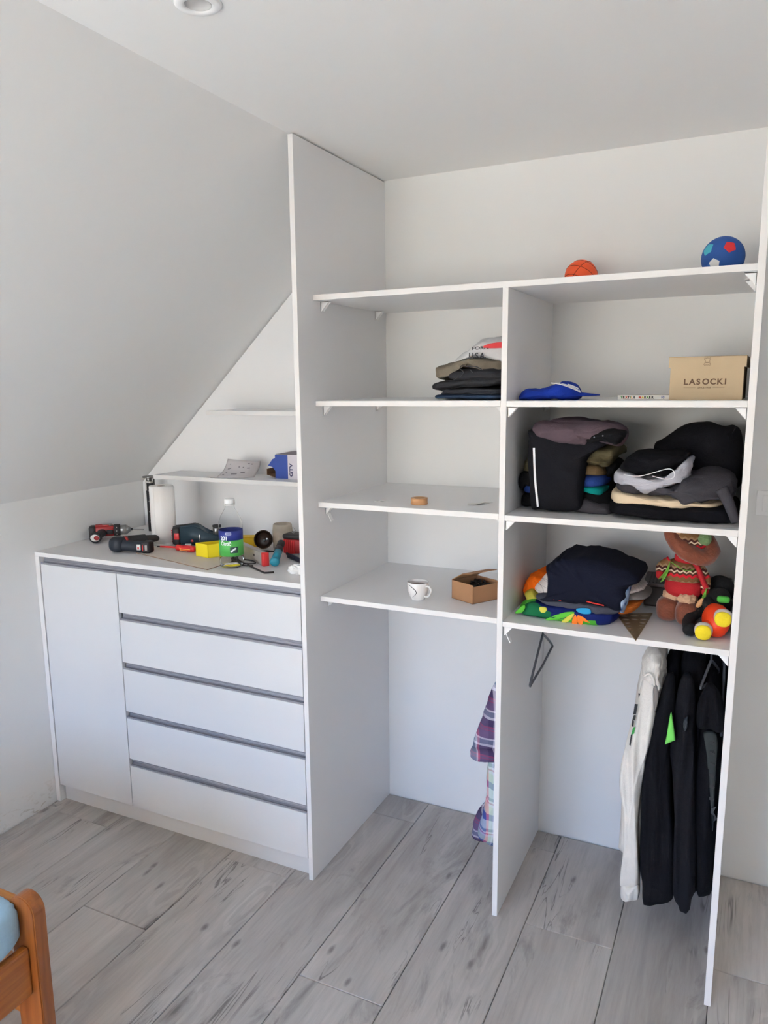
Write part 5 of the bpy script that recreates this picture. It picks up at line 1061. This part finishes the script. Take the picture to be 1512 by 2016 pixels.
mat('carton_blue', (40, 68, 148), .6); mat('carton_white', (206, 200, 208), .6); mat('carton_grey', (120, 112, 122), .6); mat('carton_in', (122, 92, 66), .9); mat('txt_navy', (34, 36, 84), .6)
bx0 = -.0; HG = .104
bm = bmesh.new(); add_box(bm, (0.052, 0, 0), (.145, .098, HG)); obj('carton_body', bm, 'carton_white', gt)
bm = bmesh.new(); add_box(bm, (-.012, .0005, 0), (.0518, .002, HG-.002)); obj('blue_end', bm, 'carton_blue', gt); box('blue_end', (-.012, .096, 0), (.0518, .098, HG-.002), 'carton_blue', gt)
bm = bmesh.new(); par_box(bm, (-.010, .002, HG-.001), (.155, .0, .0012), (.030, .094, .006), (0, 0, .0015)); obj('top_flap', bm, 'carton_grey', gt)
bm = bmesh.new(); add_prism(bm, [(-.0125, .030), (-.030, .048), (-.055, .052), (-.028, .082), (-.0125, .088)], lambda p, t: (p[0], .004+t-.1*(p[0]+.0125), p[1]), 0, .0015); obj('side_flap', bm, 'carton_blue', gt)
bm = bmesh.new(); par_box(bm, (-.008, .004, .001), (-.052, .002, .012), (0, .088, 0), (0, 0, .0015)); par_box(bm, (-.060, .006, .013), (.0015, 0, 0), (0, .084, 0), (0, 0, .026)); obj('bottom_flap', bm, 'carton_in', gt)
text('lettering', 'GTV', .0215, frame((.0755, -.0006, .010), (0, 0, 1), (-1, 0, 0)), 'txt_navy', gt, bold=.0007, sx_=1.35)
box('small_mark', (.112, -.0009, .040), (.1165, .0, .062), 'txt_navy', gt)

# ================================================================== hangers and hanging clothes
mat('hanger_plastic', (78, 80, 86), .4)
def hanger(name, x, ry, rz, a, label, m='hanger_plastic', w=.205, drop=.085, neck=.075, group=None):
    r = empty(name, (x, ry, rz), a); tag(r, label, 'hanger', group)
    R_ = .0155; hk_ = [(0, R_*math.cos(t), R_*math.sin(t)) for t in [(-.5+k*.29) for k in range(13)]]
    P_ = [(0, p[1], p[2]+.0) for p in hk_]
    end = (0, 0, -neck)
    pts = [Vector(p) for p in P_]; pts = pts[::-1]
    pts = [Vector((0, -R_*math.cos(t)*-1, R_*math.sin(t))) for t in [(-.4+k*.27) for k in range(13)]]
    pts += [Vector((0, -.012, -.012)), Vector((0, -.002, -.028)), Vector((0, 0, -neck))]
    tube('hook', pts, .0032, m, r, 8)
    z0 = -neck
    for s in (-1, 1):
        tube('shoulder_arm', smooth_path([(0, 0, z0), (0, s*w*.45, z0-drop*.42), (0, s*w, z0-drop), (0, s*(w+.006), z0-drop-.012)], 5), .0042, m, r, 8)
    tube('bottom_bar', [(0, -w-.004, z0-drop-.010), (0, 0, z0-drop-.016), (0, w+.004, z0-drop-.010)], .0042, m, r, 8)
    return r
RZ1 = RZ+.0162-.0155+.0125
hg = hanger('clothes_hanger', .735, RY, RZ-.001, math.radians(3), 'empty dark grey hanger on the rod beside the middle upright', w=.200, drop=.105)
def hang_body(name, lab, m, parts, x, a=0, group=None, seed=1, wr=.006, extra=None):
    """garment on its own hanger: body outline and sleeve outline, each a soft volume with real depth"""
    root = empty(name, (0, 0, 0)); tag(root, lab, 'clothes', group)
    for nm, poly, y0, y1, mm, e in parts:
        slab(nm, poly, y0, y1, mm, root, xlim=(.6745, 1.3345), pleat=.008, seed=seed, wr=wr, wsc=6, e=e, n=84, rings=22, stretch=(1.6, 1.2, .35)); seed += 1
    return root
hanger('clothes_hanger', 1.108, RY, RZ-.001, 0, 'dark hanger holding the light grey hoodie, leftmost of the full hangers', w=.19, drop=.07, neck=.072)
wh = hang_body('hoodie', 'light grey hoodie with dark and green chest letters hanging left of the black clothes', 'hoodie', [
    ('body', [(1.085,0.9266),(1.113,0.9583),(1.137,0.9516),(1.145,0.9016),(1.146,0.7632),(1.149,0.5867),(1.142,0.4036),(1.138,0.2162),(1.114,0.1862),(1.071,0.1927),(1.034,0.2012),(1.029,0.223),(1.033,0.3758),(1.041,0.563),(1.062,0.7475),(1.073,0.8552)], .24, .58, 'hoodie', 3),
    ('sleeve', [(1.095,0.8835),(1.114,0.9252),(1.133,0.9066),(1.142,0.8496),(1.138,0.7474),(1.124,0.6587),(1.114,0.5518),(1.107,0.4436),(1.11,0.3),(1.118,0.1886),(1.09,0.1726),(1.061,0.1712),(1.063,0.2867),(1.057,0.4309),(1.043,0.5351),(1.05,0.643),(1.073,0.769)], .175, .27, 'hoodie', 2.6),
    ('cuff', [(1.061,0.1749),(1.09,0.1763),(1.118,0.1922),(1.121,0.141),(1.093,0.1247),(1.062,0.1207)], .185, .255, 'hoodie', 3)], 1.1, seed=51, wr=.007)
slab('hood', [(1.091,0.9416),(1.104,0.9768),(1.127,0.995),(1.148,0.9769),(1.157,0.9224),(1.155,0.8524),(1.149,0.796),(1.136,0.7851),(1.129,0.8343),(1.129,0.8929),(1.113,0.9152),(1.095,0.899)], .18, .38, 'hoodie', wh, seed=55, wr=.007, wsc=18, e=2.6)
slab('hood_lining', [(1.131,0.8907),(1.138,0.8985),(1.148,0.8771),(1.149,0.8391),(1.143,0.8131),(1.138,0.8189),(1.133,0.8529)], .170, .20, 'tee_grey', wh, seed=56, wr=.003, n=36, rings=10)
tube('hood_edge', smooth_path(XS([(1.104,0.9205),(1.118,0.9327),(1.131,0.9184),(1.135,0.896)], .172), 5), .0035, 'hoodie', wh, 8)
mat('print_green', (52, 150, 70), .8)
for u in ('1258 1362 1260 1372 1258 1372', '1252 1386 1257 1386 1253 1402 1250 1402', '1249 1404 1253 1404 1250 1414 1247 1414', '1245 1418 1249 1418 1247 1430 1244 1430', '1241 1444 1243 1444 1241 1460 1239 1468'):
    pass
def flat_print(nm, poly, y, m_, par):
    bm = bmesh.new(); add_prism(bm, poly, FY, y, y+.0035); return obj(nm, bm, m_, par)
for P_ in ([(1.09,0.8635),(1.095,0.8626),(1.092,0.8489)], [(1.081,0.8268),(1.09,0.8267),(1.086,0.794),(1.078,0.7926)], [(1.08,0.7895),(1.086,0.789),(1.084,0.7733),(1.076,0.7736)], [(1.076,0.7719),(1.081,0.7694),(1.08,0.7506),(1.075,0.7531)], [(1.074,0.7238),(1.077,0.7227),(1.074,0.6862),(1.071,0.689)]): flat_print('letter_print', P_, .1700, 'ink', wh)
flat_print('letter_print', [(1.079,0.7469),(1.086,0.7535),(1.083,0.729),(1.075,0.7241)], .1695, 'print_green', wh)
def dark(name, lab, m, parts, seed): return hang_body(name, lab, m, parts, 0, seed=seed, group='dark clothes on the rod')
hanger('clothes_hanger', 1.183, RY, RZ-.001, 0, 'dark hanger second from left among the full hangers', w=.18, drop=.06, neck=.080)
g2 = dark('black_hoodie', 'black hoodie hanging directly right of the light grey hoodie', 'black2', [
    ('body', [(1.146,0.8918),(1.152,0.9268),(1.169,0.9497),(1.19,0.9462),(1.198,0.9004),(1.211,0.61),(1.222,0.3445),(1.225,0.1271),(1.182,0.0984),(1.134,0.0946),(1.117,0.1657),(1.115,0.4077),(1.124,0.6796),(1.14,0.8049)], .22, .58, 'black2', 3),
    ('sleeve', [(1.156,0.893),(1.169,0.9362),(1.187,0.9228),(1.193,0.8167),(1.181,0.7478),(1.192,0.6143),(1.204,0.4794),(1.223,0.3084),(1.225,0.1981),(1.215,0.1622),(1.182,0.1444),(1.152,0.131),(1.136,0.137),(1.129,0.2085),(1.117,0.2777),(1.115,0.4565),(1.119,0.6323),(1.136,0.7724)], .165, .26, 'black2', 2.8)], 61)
hanger('clothes_hanger', 1.228, RY, RZ-.001, 0, 'dark hanger third from left among the full hangers', w=.18, drop=.06, neck=.078)
g3 = dark('black_sweatshirt', 'black hooded sweatshirt hanging in the middle of the dark clothes', 'black', [
    ('body', [(1.195,0.9083),(1.207,0.9522),(1.225,0.9616),(1.246,0.9449),(1.266,0.9031),(1.282,0.6256),(1.289,0.3625),(1.292,0.1445),(1.259,0.1267),(1.231,0.129),(1.222,0.3445),(1.202,0.608),(1.199,0.7812)], .23, .58, 'black', 3),
    ('sleeve', [(1.196,0.8587),(1.204,0.9175),(1.22,0.9445),(1.239,0.9152),(1.252,0.8279),(1.262,0.6639),(1.274,0.4972),(1.284,0.3262),(1.285,0.206),(1.277,0.1891),(1.275,0.1488),(1.259,0.1329),(1.245,0.1392),(1.24,0.1627),(1.223,0.1829),(1.214,0.3058),(1.21,0.4809),(1.194,0.615),(1.181,0.6971),(1.188,0.7826)], .170, .26, 'black', 2.8)], 65)
mat('neon', (110, 200, 88), .8)
slab('neon_lining', [(1.186,0.8204),(1.191,0.813),(1.204,0.7413),(1.202,0.7361),(1.18,0.7198),(1.176,0.7189),(1.18,0.753)], .152, .172, 'neon', g2, seed=2, wr=.0008, n=36, rings=8)
mat('dark_print', (42, 46, 52), .7); mat('dark_print2', (24, 32, 34), .7)
slab('faded_print', [(1.224,0.7964),(1.229,0.8137),(1.236,0.8183),(1.236,0.7937),(1.232,0.7715),(1.226,0.7736)], .158, .172, 'dark_print', g3, seed=6, wr=.002, wsc=40, n=36, rings=8)
hanger('clothes_hanger', 1.285, RY-.08, RZ-.001, math.radians(-14), 'dark hanger of the short sleeved tee, right of the middle of the rod', w=.085, drop=.055, neck=.060)
g4 = dark('black_tee', 'black short sleeved tee with dark printed strip, nearest the right upright', 'black2', [
    ('body', [(1.26,0.7418),(1.265,0.8098),(1.271,0.8607),(1.28,0.8986),(1.296,0.9063),(1.312,0.8763),(1.331,0.8222),(1.345,0.7588),(1.346,0.6924),(1.351,0.4893),(1.34,0.3293),(1.335,0.1774),(1.309,0.1583),(1.29,0.167),(1.277,0.2933),(1.261,0.4666),(1.254,0.6385)], .17, .56, 'black2', 3),
    ('short_sleeve', [(1.259,0.8372),(1.272,0.8962),(1.288,0.9196),(1.308,0.9071),(1.327,0.8658),(1.338,0.8199),(1.34,0.7881),(1.316,0.7735),(1.288,0.7777),(1.262,0.7791)], .150, .24, 'black2', 2.8)], 69)
slab('printed_strip', [(1.281,0.7752),(1.296,0.7815),(1.315,0.7805),(1.322,0.7217),(1.322,0.6232),(1.325,0.5238),(1.324,0.4558),(1.317,0.5217),(1.306,0.6193),(1.292,0.7152)], .159, .175, 'dark_print2', g4, seed=3, wr=.0015, n=48, rings=8)
for k, (u, v) in enumerate(((1.309,0.7506), (1.31,0.7182), (1.313,0.6829), (1.313,0.6466), (1.316,0.611), (1.317,0.5713))):
    bm = bmesh.new(); add_prism(bm, [(u-.009, v-.004), (u+.004, v-.007), (u+.007, v+.001), (u-.001, v+.002), (u+.003, v+.007), (u-.008, v+.005)], FY, .1565, .159); obj('print_mark', bm, 'ink', g4)
bm = bmesh.new(); add_prism(bm, [(1.316,0.5426),(1.33,0.5493),(1.323,0.5308),(1.335,0.5105),(1.325,0.4977),(1.326,0.5183),(1.316,0.5257)], FY, .155, .158); obj('emblem', bm, 'dark_print', g4)
g5 = dark('black_jumper', 'black jumper at the back of the rod behind the short sleeved tee', 'black2', [
    ('body', [(1.259,0.8667),(1.266,0.8999),(1.284,0.9132),(1.309,0.9065),(1.332,0.8784),(1.343,0.8238),(1.355,0.6472),(1.363,0.3728),(1.323,0.3341),(1.295,0.3553),(1.269,0.6297)], .40, .62, 'black2', 3)], 74)
hanger('clothes_hanger', 1.322, RY, RZ-.001, math.radians(2), 'dark grey hanger standing against the right upright at the end of the rod', w=.19, drop=.17, neck=.07)
# plaid shirts in the left bay, behind the middle upright
plaid('plaid_purple', 11, 9.5, [(0, (92, 78, 112)), (.34, (66, 54, 88)), (.55, (206, 198, 214)), (.66, (120, 138, 158)), (.86, (214, 206, 220)), (.92, (180, 90, 118))], [(0, (70, 60, 92)), (.25, (206, 206, 220)), (.34, (110, 124, 146)), (.52, (214, 208, 222)), (.58, (104, 84, 118)), (.84, (150, 64, 96)), (.88, (110, 90, 120)), (.93, (150, 64, 96))], (.2, .15))
plaid('plaid_blue', 12, 8, [(0, (40, 62, 150)), (.30, (206, 96, 110)), (.42, (176, 196, 182)), (.58, (214, 218, 226)), (.66, (92, 116, 136)), (.88, (220, 220, 228))], [(0, (200, 212, 214)), (.28, (80, 96, 150)), (.48, (190, 204, 190)), (.72, (206, 206, 216)), (.80, (176, 110, 130)), (.84, (214, 214, 220)), (.90, (120, 140, 160))], (.42, .3))
pl = empty('plaid_shirt', (0, 0, 0)); tag(pl, 'purple and white plaid shirt with rolled cuff hanging behind the middle upright', 'clothes')
slab('sleeve', [(0.5941,0.7752),(0.6579,0.8047),(0.697,0.6794),(0.6969,0.5222),(0.6456,0.5034),(0.5703,0.4911),(0.528,0.486),(0.5124,0.4966),(0.5196,0.5379),(0.5381,0.6008),(0.5636,0.6835)], .26, .38, 'plaid_purple', pl, xlim=(.002, .652), seed=81, wr=.004, wsc=10, e=2.8)
slab('cuff', [(0.5141,0.5149),(0.5411,0.5245),(0.5982,0.5305),(0.6633,0.5441),(0.6828,0.4958),(0.6179,0.4797),(0.5515,0.4672),(0.5283,0.4661),(0.5067,0.4775)], .252, .37, 'plaid_purple', pl, xlim=(.002, .652), seed=83, wr=.003, wsc=14, e=3)
pl2 = empty('plaid_shirt', (0, 0, 0)); tag(pl2, 'blue red and green plaid shirt hanging low, hem near the floor behind the middle upright', 'clothes')
slab('body', [(0.5752,0.5107),(0.6669,0.5495),(0.6897,0.3576),(0.6853,0.1302),(0.6282,0.11),(0.5855,0.1064),(0.54,0.1105),(0.5258,0.1317),(0.5291,0.1848),(0.5478,0.262),(0.5567,0.3256),(0.5539,0.3858),(0.5608,0.4478)], .27, .52, 'plaid_blue', pl2, xlim=(.002, .652), seed=85, wr=.007, wsc=9, e=3, stretch=(2, 1, .4))
slab('tail', [(0.5352,0.2373),(0.5546,0.2733),(0.5611,0.1076),(0.5273,0.0834),(0.4886,0.092),(0.4921,0.142),(0.5037,0.1915)], .34, .50, 'plaid_purple', pl2, xlim=(.002, .652), seed=86, wr=.003, e=3, n=40, rings=12)
hanger('clothes_hanger', .600, RY, RZ+.009, math.radians(8), 'dark hanger carrying the plaid shirts in the left bay', w=.17, drop=.08, neck=.09)
